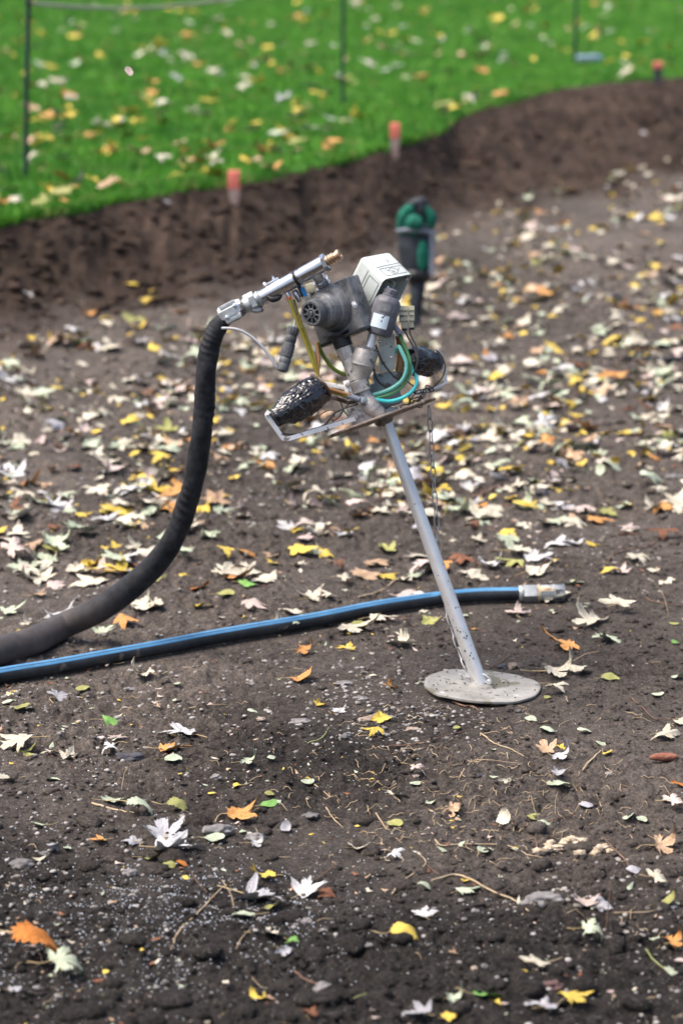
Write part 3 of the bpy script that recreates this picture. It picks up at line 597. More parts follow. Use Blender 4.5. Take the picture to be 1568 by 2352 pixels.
nf_ = 11000; yy = 4.4 + 12 * rng.random(nf_) ** 1.2; xx = (rng.random(nf_) * 2 - 1) * (.15 * yy + .1); m = (yy < y_foot(xx)) & (np.hypot(xx - FX, yy - FY) > .17) & (vnoise(xx * 1.7, yy * 1.5, 12) + .4 * (rng.random(nf_) - .5) > -.1); xx = xx[m]; yy = yy[m]; n_ = len(xx)
an = rng.random((n_, 1)) * 6.283 + np.array([[0, 1.4, 2.9, 4.3, 5.4]]) + rng.random((n_, 5)) * .5; rr_ = (.0014 + .0085 * rng.random((n_, 1)) ** 3) * (.5 + rng.random((n_, 5))); rr_ = rr_ * np.array([[1.5, .6, 1.2, .7, .9]])
fv = np.stack([xx[:, None] + rr_ * np.cos(an), yy[:, None] + rr_ * np.sin(an), height(xx, yy)[:, None] + .0015 + rng.random((n_, 5)) * rr_ * .8], -1); cv = fv.mean(1, keepdims=True) + np.array([0, 0, .0015]); fv = np.concatenate([fv, cv], 1)
ff = np.array([[i, (i + 1) % 5, 5] for i in range(5)])[None] + (np.arange(n_) * 6)[:, None, None]; fm = np.repeat(rng.choice([0, 0, 1, 1, 2, 2, 3, 3, 4, 5, 5], n_), 5)
o = np_mesh('leaf_fragments', fv.reshape(-1, 3), ff.reshape(-1, 3), [M['leaf_' + c] for c in ('cream', 'tan', 'pale_green', 'pink', 'yellow', 'brown')], fm); tag(o, 'tiny torn bits of dry leaf and chaff on the soil', 'leaf fragments', kind='stuff')
# one leaf in mid-air
me = leaf_mesh('toothed', 0, 'pink'); o = bpy.data.objects.new('falling_leaf', me); COL.objects.link(o)
o.matrix_world = Matrix.Translation(S(303, 172, .05)) @ Matrix.Rotation(R_(60), 4, 'X') @ Matrix.Rotation(R_(35), 4, 'Z') @ Matrix.Scale(.026, 4); tag(o, 'small pale leaf falling through the air above the lawn', 'leaf')

# ---------------------------------------------------------------- stones, cone, twigs
STN = '''52 1978 50 30 stone a rounded grey stone at the left edge behind the white granules;1246 2062 92 40 stone b large flat grey stone in the right foreground;497 1783 23 19 stone c small round pale pebble alone in the middle foreground
302 1584 28 20 stone d grey pebble below the striped pipe on the left;500 1906 70 34 stone e broad flat stone half buried beside the silvery leaves;587 1921 46 26 stone f brownish flat stone right of the orange lobed leaf;715 1871 38 16 stone g thin grey stone lying in the middle foreground
705 2114 28 20 stone h small blocky grey stone right of the big silvery leaf;300 2003 34 24 stone i dull grey stone among granules in the left foreground;1399 1776 20 13 stone j small pale pebble below the stub of twig;1099 1774 26 11 dark_stone k flat bluish pebble among roots below the foot plate
1269 2262 44 30 red_stone l reddish round stone near the bottom right;1111 2219 18 22 stone m upright grey pebble near the bottom middle;1089 2224 20 18 tan_stone n tan pebble left of the upright grey pebble;826 1604 36 16 stone o flat grey stone left of the foot plate
849 1651 46 22 tan_stone p tan stone beside the yellow leaves left of foot plate;946 1674 30 16 tan_stone q tan oval pebble just below the foot plate;794 1691 26 24 stone r round grey stone below left of the yellow leaves;1154 1530 27 16 dark_stone s dark stone behind the foot plate
1179 1528 27 20 tan_stone t brownish stone behind the foot plate next to a dark one;1546 1094 36 20 stone u pale stone at the right edge behind the pipe end;1174 1087 58 20 stone v long pale grey flat stone behind the chain;1241 1127 42 30 dark_stone w dark round lump beside the bright yellow leaf
302 1736 60 26 dark_stone x dark bumpy clod below the pinkish leaf on the left;742 2136 20 12 stone y small flat pebble right of the cream lobed leaf;690 1656 46 18 stone z pale flat stone in gravel left of the foot plate;790 1568 44 10 stone aa thin slab of stone left of the foot plate edge
738 2265 36 30 stone ab rounded grey stone near the bottom middle behind twig;100 1960 28 12 stone ac small flat stone right of the left edge stone;18 1076 34 26 dark_stone ad black lump at the far left edge;600 1650 20 12 tan_stone ae small tan pebble in the middle left of the gravel'''
for i, it in enumerate(STN.replace('\n', ';').split(';')):
    a = it.split(' ', 6); px, py, wpx, hpx = map(float, a[:4]); p = G(px, py + hpx * .25); d = (p - CAM).dot(Fv); rx = wpx / 2 * d / FP; rz = hpx / 2 * d / FP * .8
    b = MB(); b.blob((0, 0, 0), (rx, rx * .62 if hpx / wpx < .6 else rx * .8, rz), 4, .24, 3.1, i + 1)
    o = b.build('stone', [M[a[4]]], angle=None, origin=None); o.location = p + Vector((0, 0, rz * .35)); o.rotation_euler = (0, 0, random.uniform(-.3, .3)); tag(o, a[6], 'stone', 'stones on the dug soil')
p = G(1524, 1748); d = (p - CAM).dot(Fv); b = MB(); L = 33 * d / FP; rr = 9.5 * d / FP
b.lathe((-L, 0, 0), (1, 0, 0), [(2 * L * i / 26, rr * (math.sin(math.pi * min(1, (i + .7) / 27)) ** .5) * (1 + (.14 if i % 2 else -.1))) for i in range(27)], 18, rf=lambda h, a: 1 + .09 * math.sin(a * 6 + h * 300))
o = b.build('pine_cone', [M['cone']], angle=None); o.location = p + Vector((0, 0, rr)); o.rotation_euler = (0, 0, .06); tag(o, 'long reddish brown cone lying on the soil at the right edge', 'cone')
def C5(x, y): return (x / 2, y / 2 + 1529)
def C6(x, y): return (x / 2 + 784, y / 2 + 1529)
def C7(x, y): return (x / 2 + 784, y / 2 + 882)
TW = [(C6, '430 800 460 825 560 820 700 820 780 840 850 865 920 880', 3.2, 'tan', 'thin wavy pale root ending at the rotten wood'),
      (C6, '415 985 520 960 600 985 700 1040 790 1075 860 1125', 4.6, 'tan', 'long thick pale stalk left of the flat grey stone'),
      (C6, '640 1085 690 1050 750 1050', 2.8, 'brown', 'short brown twig under the long pale stalk'),
      (C6, '230 1050 280 990 385 910 350 860', 3.2, 'tan', 'hooked tan twig left of the long pale stalk'),
      (C6, '395 915 420 940 450 960', 2.2, 'brown', 'tiny brown twig touching the hooked tan twig'),
      (C6, '1210 1240 1220 1130 1240 950', 2.6, 'brown', 'straight reddish stem right of the flat grey stone', .05),
      (C6, '1250 1135 1400 1130 1480 1110', 2.8, 'tan', 'pale stalk reaching right beside the olive leaf'),
      (C6, '1200 790 1260 850 1300 890 1325 930', 4.2, 'brown', 'dark stout stick right of the rotten wood'),
      (C6, '760 750 860 735 980 705 1070 680', 3.2, 'brown', 'long brown twig behind the olive leaflet on the right'),
      (C6, '1105 480 1140 440 1190 390', 5, 'tan', 'stubby tan stick below the pale oval leaflet'),
      (C6, '640 310 700 355 780 385 855 425', 3, 'tan', 'forked tan root below right of the foot plate'),
      (C6, '215 370 330 360 430 335 520 310 600 290', 3.4, 'brown', 'long reddish root just below the foot plate'),
      (C6, '1330 150 1380 190 1440 245 1530 235', 2.6, 'brown', 'bent thin root at the right edge beside the cream leaf'),
      (C6, '0 1550 100 1510 225 1475', 3, 'green', 'straight greenish stalk at the bottom, left of middle'),
      (C6, '1395 1300 1430 1350 1485 1400', 3, 'green', 'short greenish stalk in the bottom right corner'),
      (C6, '870 1455 910 1380 1015 1340', 3.6, 'tan', 'curved husk like stalk near the bottom right'),
      (C6, '540 515 560 480 600 440 660 432 815 448', 2.2, 'tan', 'thin angular root among the roots, middle right'),
      (C6, '450 430 455 380 465 350', 2.6, 'brown', 'upright orange brown rootlet below the foot plate', .03),
      (C6, '495 475 505 420 520 370', 2.4, 'brown', 'upright brown rootlet right of a similar one', .03),
      (C6, '870 600 885 660 905 700', 3, 'tan', 'short pale upright stalk above the olive leaflet', .02),
      (C6, '980 680 980 630 990 580', 2.2, 'tan', 'fine tan stem right of the short pale stalk', .03),
      (C6, '1170 590 1185 630 1198 668', 2.2, 'tan', 'fine pale stalk hanging from a small leaf, right'),
      (C6, '160 680 200 740 270 810', 2.6, 'tan', 'thin pale stalk crossing the olive leaflet, middle'),
      (C6, '865 780 890 800 900 850', 3, 'brown', 'small rusty twig left of the rotten wood'),
      (C6, '510 165 560 185 600 185 635 210', 4.5, 'brown', 'brown curled root under the front rim of foot plate'),
      (C6, '1280 75 1290 130', 2.4, 'brown', 'upright thin rootlet right of the foot plate', .03),
      (C6, '1085 520 1130 1170 1200 1240'.replace('1085 520 ', ''), 2.4, 'tan', 'thin twig crossing the base of the reddish stem'),
      (C5, '785 1305 820 1220 880 1150 960 1080 1020 1020 1070 990', 3.4, 'tan', 'long curved tan twig among the white granules'),
      (C5, '880 950 920 1010 990 1070', 2, 'brown', 'thin dark twig crossing the long curved tan twig'),
      (C5, '1020 985 1060 1050 1075 1110', 2, 'tan', 'thin twig left of the big silvery leaf'),
      (C5, '1400 1010 1480 960 1555 905', 3, 'brown', 'brown twig rising right above the whitish leaf'),
      (C5, '1445 545 1500 590 1568 650', 2.6, 'tan', 'pale straight root right of middle foreground'),
      (C5, '1495 650 1530 700 1575 745', 2.4, 'tan', 'pale thin root below the other straight root'),
      (C5, '1410 355 1480 330 1510 280', 2.6, 'green', 'bent greenish stalk left of the gravel'),
      (C5, '870 190 960 180 1055 178', 2.2, 'tan', 'thin straight straw on the soil left of middle'),
      (C5, '560 570 570 500 590 465', 2.2, 'tan', 'thin upright stalk behind the pale green lobed leaf', .03),
      (C5, '425 630 520 660 620 675', 5, 'tan', 'rough pale bark strip under the pale green lobed leaf'),
      (C5, '1350 1400 1400 1440 1480 1470', 4, 'brown', 'knobbly brown stick at bottom middle'),
      (C5, '1085 1310 1110 1250 1150 1210', 2.4, 'tan', 'short straw left of the cream lobed leaf'),
      (C5, '640 560 650 520', 2, 'brown', 'tiny brown stem in the left foreground', .02),
      (C7, '1215 830 1240 790 1300 765 1400 748 1450 715 1470 690', 3, 'brown', 'long arched brown stem near the right edge behind'),
      (C7, '80 978 170 955 250 900 290 880', 4.4, 'tan', 'stout pale stalk behind the pipe left of the pole'),
      (C7, '690 1300 740 1270 775 1240', 2.6, 'brown', 'thin reddish twig just behind the foot plate'),
      (C7, '900 890 910 850 950 795', 3, 'brown', 'thin reddish stem standing behind the pipe end', .04),
      (C7, '1050 1280 1120 1240 1180 1228', 2, 'tan', 'thin straw on the soil right of the pole'),
      (C7, '1390 980 1440 1000 1500 1010 1560 1015', 2.6, 'brown', 'thin brown root near the right edge beyond the pipe'),
      (C7, '1465 950 1490 1010 1500 1070', 2.6, 'tan', 'leaning pale rootlet near the right edge', .03),
      (C7, '170 540 190 480 205 410 225 370', 4.5, 'brown', 'rusty brown dead sprig standing behind the pole', .08),
      (C7, '185 520 165 470 180 430', 3, 'brown', 'small rusty side sprig beside the dead sprig', .05),
      (C7, '600 525 650 505 700 480 740 470', 8, 'brown', 'thick brown root chunk behind the chain'),
      (C7, '1270 690 1320 685 1355 690', 8, 'brown', 'thick red brown root chunk near the right edge'),
      (C7, '185 1050 183 1010 180 985', 3.4, 'tan', 'pale stem standing against the striped pipe', .05),
      (C7, '395 1030 385 1000 380 985', 3.2, 'tan', 'short pale stem against the pipe left of pole', .03)]
for t in TW:
    f, s, rpx, c, lb = t[:5]; up = t[5] if len(t) > 5 else 0; q = list(map(float, s.split())); pp = [f(q[i], q[i + 1]) for i in range(0, len(q), 2)]
    if up:                                                      # standing stem: foot on the ground, tip raised
        low = max(pp, key=lambda a: a[1]); g0 = G(*low); P3 = []
        for a in pp:
            dd = (g0 - CAM).dot(Fv); ray = Fv + Rv * ((a[0] - 784) / FP) + Uv * ((1176 - a[1]) / FP); P3.append(CAM + ray * dd)
    else: P3 = [G(a, b_, .004) for a, b_ in pp]
    dd = (P3[0] - CAM).dot(Fv); r = rpx / 2 * dd / FP * .95
    path = spl(P3, 5); path = [q_ + Vector((random.uniform(-1, 1), random.uniform(-1, 1), random.uniform(-.5, .8))) * r * .7 for q_ in path]
    b = MB(); b.tube(path, [r * 1.1, r, r * .9, r * .55], 7); org = sum(path, Vector()) / len(path)
    tag(b.build('twig', [M['twig_' + c]], origin=org), lb, 'twig', 'twigs and roots on the dug soil')
b = MB()
for i in range(26):
    t = i / 25; p = G(1245 + 150 * t + random.uniform(-8, 8), 1954 - 5 * math.sin(6 * t) + random.uniform(-9, 7) - (14 if .35 < t < .6 else 0))
    b.blob(p + Vector((0, 0, .004)), (random.uniform(.007, .014), random.uniform(.006, .010), random.uniform(.004, .009)), 3, .35, 5, i)
tag(b.build('rotten_wood', [M['chip']], angle=None), 'crumbling pale rotten wood at the end of the wavy root', 'wood', kind='stuff')
# hair roots
b = MB()
for i in range(320):
    px = random.gauss(1080, 260) if i < 260 else random.uniform(0, 1568); py = random.uniform(1620, 1980) if i < 260 else random.uniform(1500, 2340); p = G(px, py, .002); a = random.uniform(0, 6.28); L = random.uniform(.012, .05); pts = [p]
    for _ in range(4):
        a += random.uniform(-.7, .7); q = pts[-1] + Vector((math.cos(a), math.sin(a), 0)) * L / 4; q.z = hz(q.x, q.y) + random.uniform(.001, .006); pts.append(q)
    b.tube(pts, [.0010, .0005], 4, cap=False)
tag(b.build('fine_roots', [M['twig_tan']], angle=None), 'fine hair like torn roots lying on the soil', 'fine roots', kind='stuff')

# ---------------------------------------------------------------- fence posts, rope, stakes, things on the lawn
fpx = [(57, 408, 66, 6), (786, 245, 787, 6), (1319, 150, 1322, 6)]; tops = []
names = ['dark thin fence post at the left side of the lawn', 'thin dark fence post in the middle of the lawn', 'faint thin fence post far right on the lawn']
for i, (x, y, xt, wpx) in enumerate(fpx):
    p = plane_pt(x, y, ZL); d = (p - CAM).dot(Fv); r = (.0125 if i == 0 else .011); top = p + Vector(((xt - x) / FP * d * 2.4 if i == 0 else .01, 0, 1.0))
    o = empty('fence_post', p, names[i], 'post', 'fence posts on the lawn')
    b = MB(); b.tube([p - Vector((0, 0, .15)), p.lerp(top, .5), top], r, 10); b.build('post_shaft', [M['post']], o)
    b = MB(); b.lathe(top - Vector((0, 0, .03)), (0, 0, 1), [(0, r * 1.25), (.03, r * 1.3), (.04, r * .6)], 10); b.build('post_cap', [M['black']], o)
    b = MB(); b.lathe(p.lerp(top, .89), (0, 0, 1), [(0, r * 1.05), (.006, r * 1.7), (.014, r * 1.7), (.02, r * 1.05)], 10); b.build('rope_clip', [M['black']], o); tops.append(p.lerp(top, .90 + .01 * i))
b = MB(); A_, B_ = tops[0], tops[1]; pts = []
for i in range(41):
    t = i / 40; q = A_.lerp(B_, t); q.z -= .118 * 4 * t * (1 - t); pts.append(q)
b.tube(pts, .009, 8, rf=lambda t, a: 1 + .12 * math.sin(a * 3 + t * 500)); tag(b.build('rope', [M['rope']]), 'pale sagging rope strung between the fence posts', 'rope')
SK = [(537, 392, 462, 27, 42, 'orange', 'orange topped wooden stake in the bank edge, left'), (907, 283, 338, 23, 34, 'orange', 'orange topped stake in the bank edge, middle'), (1510, 142, 186, 22, 14, 'orange', 'far right stake with red top and dark shaft')]
for (x, y0, y1, wpx, hpx, c, lb) in SK:
    q0 = plane_pt(x, (y0 + y1) / 2 + 12, ZL); q0.y = float(y_edge(np.array([q0.x]))[0]) - .27; d = (q0 - CAM).dot(Fv); w_ = wpx / 2 * d / FP
    top = CAM + (Fv + Rv * ((x - 784) / FP) + Uv * ((1176 - y0) / FP)) * d; ht = (y1 - y0) * d / FP; hp = hpx * d / FP
    o = empty('survey_stake', top - Vector((0, 0, ht)), lb, 'stake', 'survey stakes along the bank edge')
    b = MB(); b.box(top - Vector((0, 0, hp / 2)), (w_, 0, 0), (0, w_ * .6, 0), (0, 0, hp / 2), w_ * .15); b.build('painted_top', [M['stake_orange']], o)
    b = MB(); q = top - Vector((0, 0, hp)); s0 = [(q + Vector((sx * w_ * .96, sy * w_ * .57, 0))) for sx, sy in ((-1, -1), (1, -1), (1, 1), (-1, 1))]; e = top - Vector((0, 0, ht + .10))
    s1 = [(e + Vector((sx * w_ * .35, sy * w_ * .3, 0))) for sx, sy in ((-1, -1), (1, -1), (1, 1), (-1, 1))]
    b.add(s0 + s1, [(0, 1, 2, 3), (7, 6, 5, 4), (0, 4, 5, 1), (1, 5, 6, 2), (2, 6, 7, 3), (3, 7, 4, 0)]); b.build('stake_shaft', [M['stake_wood'] if x < 1400 else M['dark_stone']], o)
p = plane_pt(1352, 133, ZL + .04); b = MB(); b.box(p, (.095, .01, 0), (-.008, .07, 0), (0, 0, .018), .006); b.lathe(p + Vector((.04, 0, .018)), (0, 0, 1), [(0, .02), (.012, .018)], 16); tag(b.build('ground_marker', [M['paper']]), 'small flat blue grey marker lying on the far lawn', 'marker')
for i, (s, r, lb) in enumerate((('1640 786 1568 789 1533 791 1490 791 1462 800', .010, 'black irrigation tube at the right edge, upper one'), ('1640 822 1568 825 1522 828 1469 826 1430 822', .012, 'black irrigation tube at the right edge, lower one'), ('1378 846 1400 853 1430 856 1475 846', .006, 'short thin dark tube left of the black irrigation tubes'))):
    q = list(map(float, s.split())); b = MB(); P3 = [G(q[j], q[j + 1], r * .7) for j in range(0, len(q), 2)]; b.tube(spl(P3, 6), r, 10); tag(b.build('irrigation_tube', [M['black']]), lb, 'tube', 'black tubes on the soil at the right')

# ---------------------------------------------------------------- glove on an upright handle, behind the tool
g0 = G(957, 748); dg = (g0 - CAM).dot(Fv)
def SG(px, py, d=0): return CAM + (Fv + Rv * ((px - 784) / FP) + Uv * ((1176 - py) / FP)) * (dg + d)
ug = dg / FP
o = empty('upright_handle', g0, 'black upright tool handle standing in the soil under the glove', 'handle')
b = MB(); b.tube(spl([SG(958, 752, .01), SG(957, 700), SG(958, 660), SG(957, 600)], 6), [.014, .022, .032, .036, .036], 16, rf=lambda t, a: 1 + .06 * math.sin(t * 30 + a)); b.build('handle_grip', [M['glove_dark']], o)
b = MB(); b.tube([SG(948, 752, .03), SG(944, 700, .03), SG(950, 640, .03)], .009, 8); b.build('handle_rod', [M['post']], o)
gl = empty('work_glove', SG(953, 635), 'green and dark work glove pulled over the upright handle', 'glove')
def gfrm(px, py, rx, ry, rz=None, d=0): return SG(px, py, d), (rx * ug, (rz or rx * .7) * ug, ry * ug)
b = MB(); prof = [(0, 20), (8, 27), (20, 33), (50, 40), (90, 43), (112, 41), (122, 30)]
b.lathe(SG(955, 638), Uv, [(h * ug, r * ug) for h, r in prof], 28, ref=Rv, rf=lambda h, a: 1 - .22 * abs(math.sin(a)) + .03 * math.sin(a * 5 + h * 40)); palm = b.build('palm', [M['glove_dark']], gl, angle=None)
b = MB(); c, r = gfrm(972, 590, 15, 38, 10, -.055); b.blob(c, r, 3, .12, 2, 3); b.build('palm_stripe', [M['glove_green']], palm, angle=None)
b = MB(); b.box(SG(990, 580, -.05), Rv * 5 * ug, Fv * .012, Uv * 50 * ug, .006); b.build('cuff_strap', [M['sleeve_grey']], palm)
b = MB(); b.lathe(SG(956, 650), Uv, [(0, 24 * ug), (10 * ug, 32 * ug), (26 * ug, 34 * ug)], 24, ref=Rv); b.build('cuff', [M['black']], gl, angle=None)
for (pts, r, m_) in (([(925, 530, -.02), (928, 500, -.05), (938, 482, -.07)], 17, 'glove_green'), ([(948, 528, -.05), (950, 510, -.09), (957, 512, -.10)], 19, 'glove_green'), ([(985, 525, 0), (990, 500, -.02), (976, 478, -.03)], 13, 'glove_green'),
                     ([(962, 505, .0), (968, 480, -.02), (965, 466, -.03)], 17, 'glove_dark'), ([(940, 478, -.02), (955, 466, -.03), (974, 464, -.03)], 12, 'glove_dark')):
    b = MB(); q = spl([SG(*a) for a in pts], 5); n_ = len(q); b.tube(q, [r * ug * (.55 + .45 * math.sin(math.pi * min(1, .25 + .6 * i / (n_ - 1)))) for i in range(n_)], 14)
    b.blob(q[-1], (r * .85 * ug,) * 3, 2, .05); b.blob(q[0], (r * .9 * ug,) * 3, 2, .05); b.build('finger', [M[m_]], gl, angle=None)
b = MB(); b.tube(spl([SG(912, 530, -.03), SG(940, 528, -.09), SG(975, 532, -.08), SG(997, 538, -.03)], 5), 5 * ug, 8); b.build('knuckle_band', [M['sleeve_grey']], gl)

# ---------------------------------------------------------------- blue striped pipe
PP = [(-260, 1606), (-120, 1580), (0, 1552), (120, 1532), (240, 1510), (360, 1488), (470, 1467), (590, 1446), (720, 1424), (845, 1399), (930, 1385), (1010, 1374), (1100, 1366), (1192, 1364)]
pr = .0200
o = empty('striped_pipe', G(600, 1440), 'black plastic pipe with blue stripes lying across the soil behind the pole', 'pipe')
pts = []
for a, b_ in PP:
    c = plane_pt(a, b_, pr + .002); pts.append(Vector((c.x, c.y, pr + .002)))
sp_ = spl(pts, 8); SG_ = 48
b = MB(); b.tube(sp_, [pr * 1.08, pr, pr, pr * .96], SG_, flat=Vector((0, 0, 1)), mi=0, mseg=lambda k: 0)
# faces whose direction from the pipe's middle lies in the striped sector
o_pipe = b.build('pipe_wall', [M['pipe'], M['pipe_blue']], o)
me = o_pipe.data
nP = len(sp_)
for pol in me.polygons:
    if len(pol.vertices) == 4:
        c = sum((Vector(me.vertices[i].co) for i in pol.vertices), Vector()) / 4; i0 = min(pol.vertices) // SG_
        nrm = pol.normal
        ang = math.degrees(math.atan2(-nrm.y, nrm.z))
        if -45 < ang < 46 and not (20 < ang < 24): pol.material_index = 1
e0 = sp_[-1]; ax = (sp_[-1] - sp_[-2]).normalized(); ax = Vector((ax.x, ax.y, 0)).normalized()
cp = empty('pipe_coupling', e0, None, None); cp.name = 'pipe_coupling'; cp.parent = o; cp.location = e0 - o.location
q = D0 / FP * 1.10
b = MB(); b.lathe(e0 - ax * 2 * q, ax, [(0, 18.5 * q), (2 * q, 20 * q), (8 * q, 20.5 * q), (9 * q, 18 * q), (11 * q, 18 * q)], 32); b.build('clamp_ring', [M['galv']], cp)
b = MB(); b.lathe(e0 + ax * 9 * q, ax, [(0, 19.5 * q), (2 * q, 21 * q), (30 * q, 21 * q), (32 * q, 19 * q)], 6, ref=Vector((0, 0, 1))); b.build('hex_sleeve', [M['galv']], cp)
b = MB(); b.lathe(e0 + ax * 41 * q, ax, [(0, 19 * q), (1 * q, 21.5 * q), (7 * q, 21.5 * q), (8 * q, 19 * q)], 32); b.build('band', [M['brassy']], cp)
b = MB(); b.lathe(e0 + ax * 48 * q, ax, [(0, 19 * q), (2 * q, 20 * q), (30 * q, 20.5 * q), (31 * q, 22 * q), (54 * q, 22 * q), (57 * q, 20 * q), (57 * q, 16 * q), (48 * q, 15 * q)], 36); b.build('end_collar', [M['galv']], cp)
b = MB(); sdx = Vector((0, -.75, .66)).normalized(); yx = ax.cross(sdx)
b.box(e0 + ax * 64 * q + sdx * 20.3 * q, ax * 15 * q, yx * 6 * q, sdx * 2 * q, q); b.box(e0 + ax * 64 * q + sdx * 21.2 * q, ax * 8 * q, yx * 2.6 * q, sdx * 2 * q, q * .5, 1); b.build('latch', [M['brassy'], M['brass']], cp)
b = MB()
for a in (-.4, .55, 1.5): 
    dr = Vector((0, -math.cos(a), math.sin(a))); b.box(e0 + ax * 91 * q + dr * 22 * q, ax * 9 * q, ax.cross(dr) * 2.4 * q, dr * .6 * q)
b.build('slots', [M['line']], cp)

# ---------------------------------------------------------------- black fabric hose
HP = [(-260, 1590, None), (-120, 1540, None), (0, 1495, None), (80, 1470, None), (150, 1440, None), (230, 1398, .37), (300, 1350, .32), (362, 1290, .26), (405, 1225, .21), (432, 1150, .165), (450, 1080, .125), (463, 1000, .085), (470, 920, .055), (474, 850, .03), (484, 790, .015), (500, 752, .008), (522, 728, .005)]
hp = []
for (a, b_, d) in HP:
    if d is None: gpt = G(a, b_ + 32); hp.append(Vector((gpt.x, gpt.y, gpt.z + .038)))
    else: hp.append(S(a, b_, d))
# join the lying part smoothly to the hanging one
hs = spl(hp, 12); n_ = len(hs)
b = MB(); rad = [.042, .041, .040, .038, .036, .035, .034, .031, .029, .028, .0275, .0275, .027, .0265, .026, .025, .018]
def hose_rf(t, a):
    k = min(1, max(0, (t - .35) * 5)); return 1 + k * (.08 * (.5 - abs(math.sin(t * 205 + a * .5 + .5 * math.sin(t * 19) + .3 * math.sin(t * 53)))) * (.6 + .5 * math.sin(t * 23 + a)) * (.6 + .6 * math.sin(t * 37)) + .03 * math.sin(t * 61 - a * 2) + .02 * math.sin(t * 117 + a * 3)) + .02 * math.sin(a * 3 + t * 40)
sub = spl(hp, 30); b.tube(sub, rad, 40, rf=hose_rf)
o = b.build('fabric_hose', [M['fabric']], angle=None); dz = o.data.attributes.new('dust', 'FLOAT', 'POINT')
dz.data.foreach_set('value', np.array([max(0, min(1.3, 1.35 - v.co.z * 8.5)) for v in o.data.vertices], dtype=np.float32)); tag(o, 'thick hose in wrinkled black fabric sleeve rising from the ground to the tool', 'hose')

# ---------------------------------------------------------------- the excavating tool
def Zd(x, y): return (x * .375 + 470, y * .375 + 529)         # three enlargements used for measuring
def Z3(x, y): return (x * .175 + 794, y * .175 + 558.5)
def Z2(x, y): return (x * .1875 + 588, y * .1875 + 705.5)
def path(f, s, d=0.0, n=8):
    q = list(map(float, s.split())); k = len(q) // 2
    ds = d if isinstance(d, (list, tuple)) else [d] * k
    if len(ds) != k: ds = [float(np.interp(i / (k - 1), np.linspace(0, 1, len(ds)), ds)) for i in range(k)]
    return spl([S(*f(q[2 * i], q[2 * i + 1]), ds[i]) for i in range(k)], n)
def dirv(dx, dy, dd=0): return (Rv * dx - Uv * dy + Fv * dd)
Aa = dirv(-.339, -.941).normalized(); Bb = dirv(.941, -.339).normalized()
tool = empty('air_excavation_lance', foot_c, 'muddy upright ground excavation tool with silver pole and round foot plate', 'tool')
def part(b, name, m, parent=None, label=None, angle=38):
    o = b.build(name, m if isinstance(m, list) else [M[m]], parent or tool, angle)
    if label: o['label'] = label
    return o
# foot plate
fn = Vector((math.sin(R_(2.2)), math.sin(R_(.8)), 1)).normalized()
b = MB(); R0 = 133.5 * u
b.lathe(foot_c - fn * .004, fn, [(0, R0 * .9), (0, R0 * .98), (.002, R0), (.007, R0 * 1.0), (.0085, R0 * .985), (.0075, R0 * .90), (.0055, R0 * .75), (.005, R0 * .5), (.006, R0 * .25), (.0075, .03)], 72, rf=lambda h, a: 1 + .010 * math.sin(3 * a + 1) + .006 * math.sin(7 * a))
b.v = [(x, y, z + .0016 * math.sin(x * 60 + 1) * math.cos(y * 47) + .0022 * math.sin(math.atan2(y - foot_c.y, x - foot_c.x) * 3 + 1) * (math.hypot(x - foot_c.x, y - foot_c.y) / R0) ** 3) for x, y, z in b.v]
fpo = part(b, 'foot_plate', 'plate')
b = MB(); b.lathe(foot_c + fn * .002, fn, [(0, .034), (.004, .031), (.007, .024), (.009, .020)], 28, rf=lambda h, a: 1 + .05 * math.sin(2 * a + 1)); part(b, 'weld_collar', 'plate', fpo)
b = MB()
for i in range(60):
    a = random.uniform(0, 6.28); r = R0 * random.uniform(.2, .93); s_ = random.uniform(.0008, .0028); b.blob(foot_c + Vector((math.cos(a) * r, math.sin(a) * r, .005 - math.cos(a) * r * .038)), (s_, s_, s_ * .7), 1, .2, 3, i)
o = part(b, 'soil_specks', 'clod', fpo); o['kind'] = 'stuff'
# pole
b = MB(); pa, pb = S(1103, 1572, .0), S(885, 966, 0); b.tube([pa.lerp(pb, t) for t in (0, .25, .5, .75, 1)], [17.2 * u, 16.4 * u, 15.6 * u, 14.6 * u, 13.8 * u], 40); part(b, 'pole', 'steel')
b = MB(); pd = (pb - pa).normalized()
for i in range(18):
    t = max(.01, min(.5, random.gauss(.17, .06))); sd = (-Fv * random.uniform(.75, 1) + Bb * random.uniform(-.8, .8)).normalized(); s_ = random.uniform(.0008, .0026)
    b.blob(pa.lerp(pb, t) + sd * 16.6 * u, (s_, s_, s_ * 1.3), 1, .3, 3, i)
o = part(b, 'mud_spots', 'clod'); o['kind'] = 'stuff'
# guard plate at the top of the pole
gc_ = S(876, 961)
b = MB(); b.lathe(gc_ - Aa * .002, Aa, [(0, 118 * u), (0, 131 * u), (.0012, 132.5 * u), (.0048, 132.5 * u), (.006, 131 * u), (.006, 100 * u)], 64, rf=lambda h, a: 1 + .004 * math.sin(5 * a)); gp_ = part(b, 'guard_plate', 'rusty')
b = MB(); b.lathe(S(884, 972) - Aa * .004, Aa, [(0, 15 * u), (3 * u, 18 * u), (7 * u, 22 * u), (12 * u, 24 * u)], 32); part(b, 'pole_collar', 'rusty')
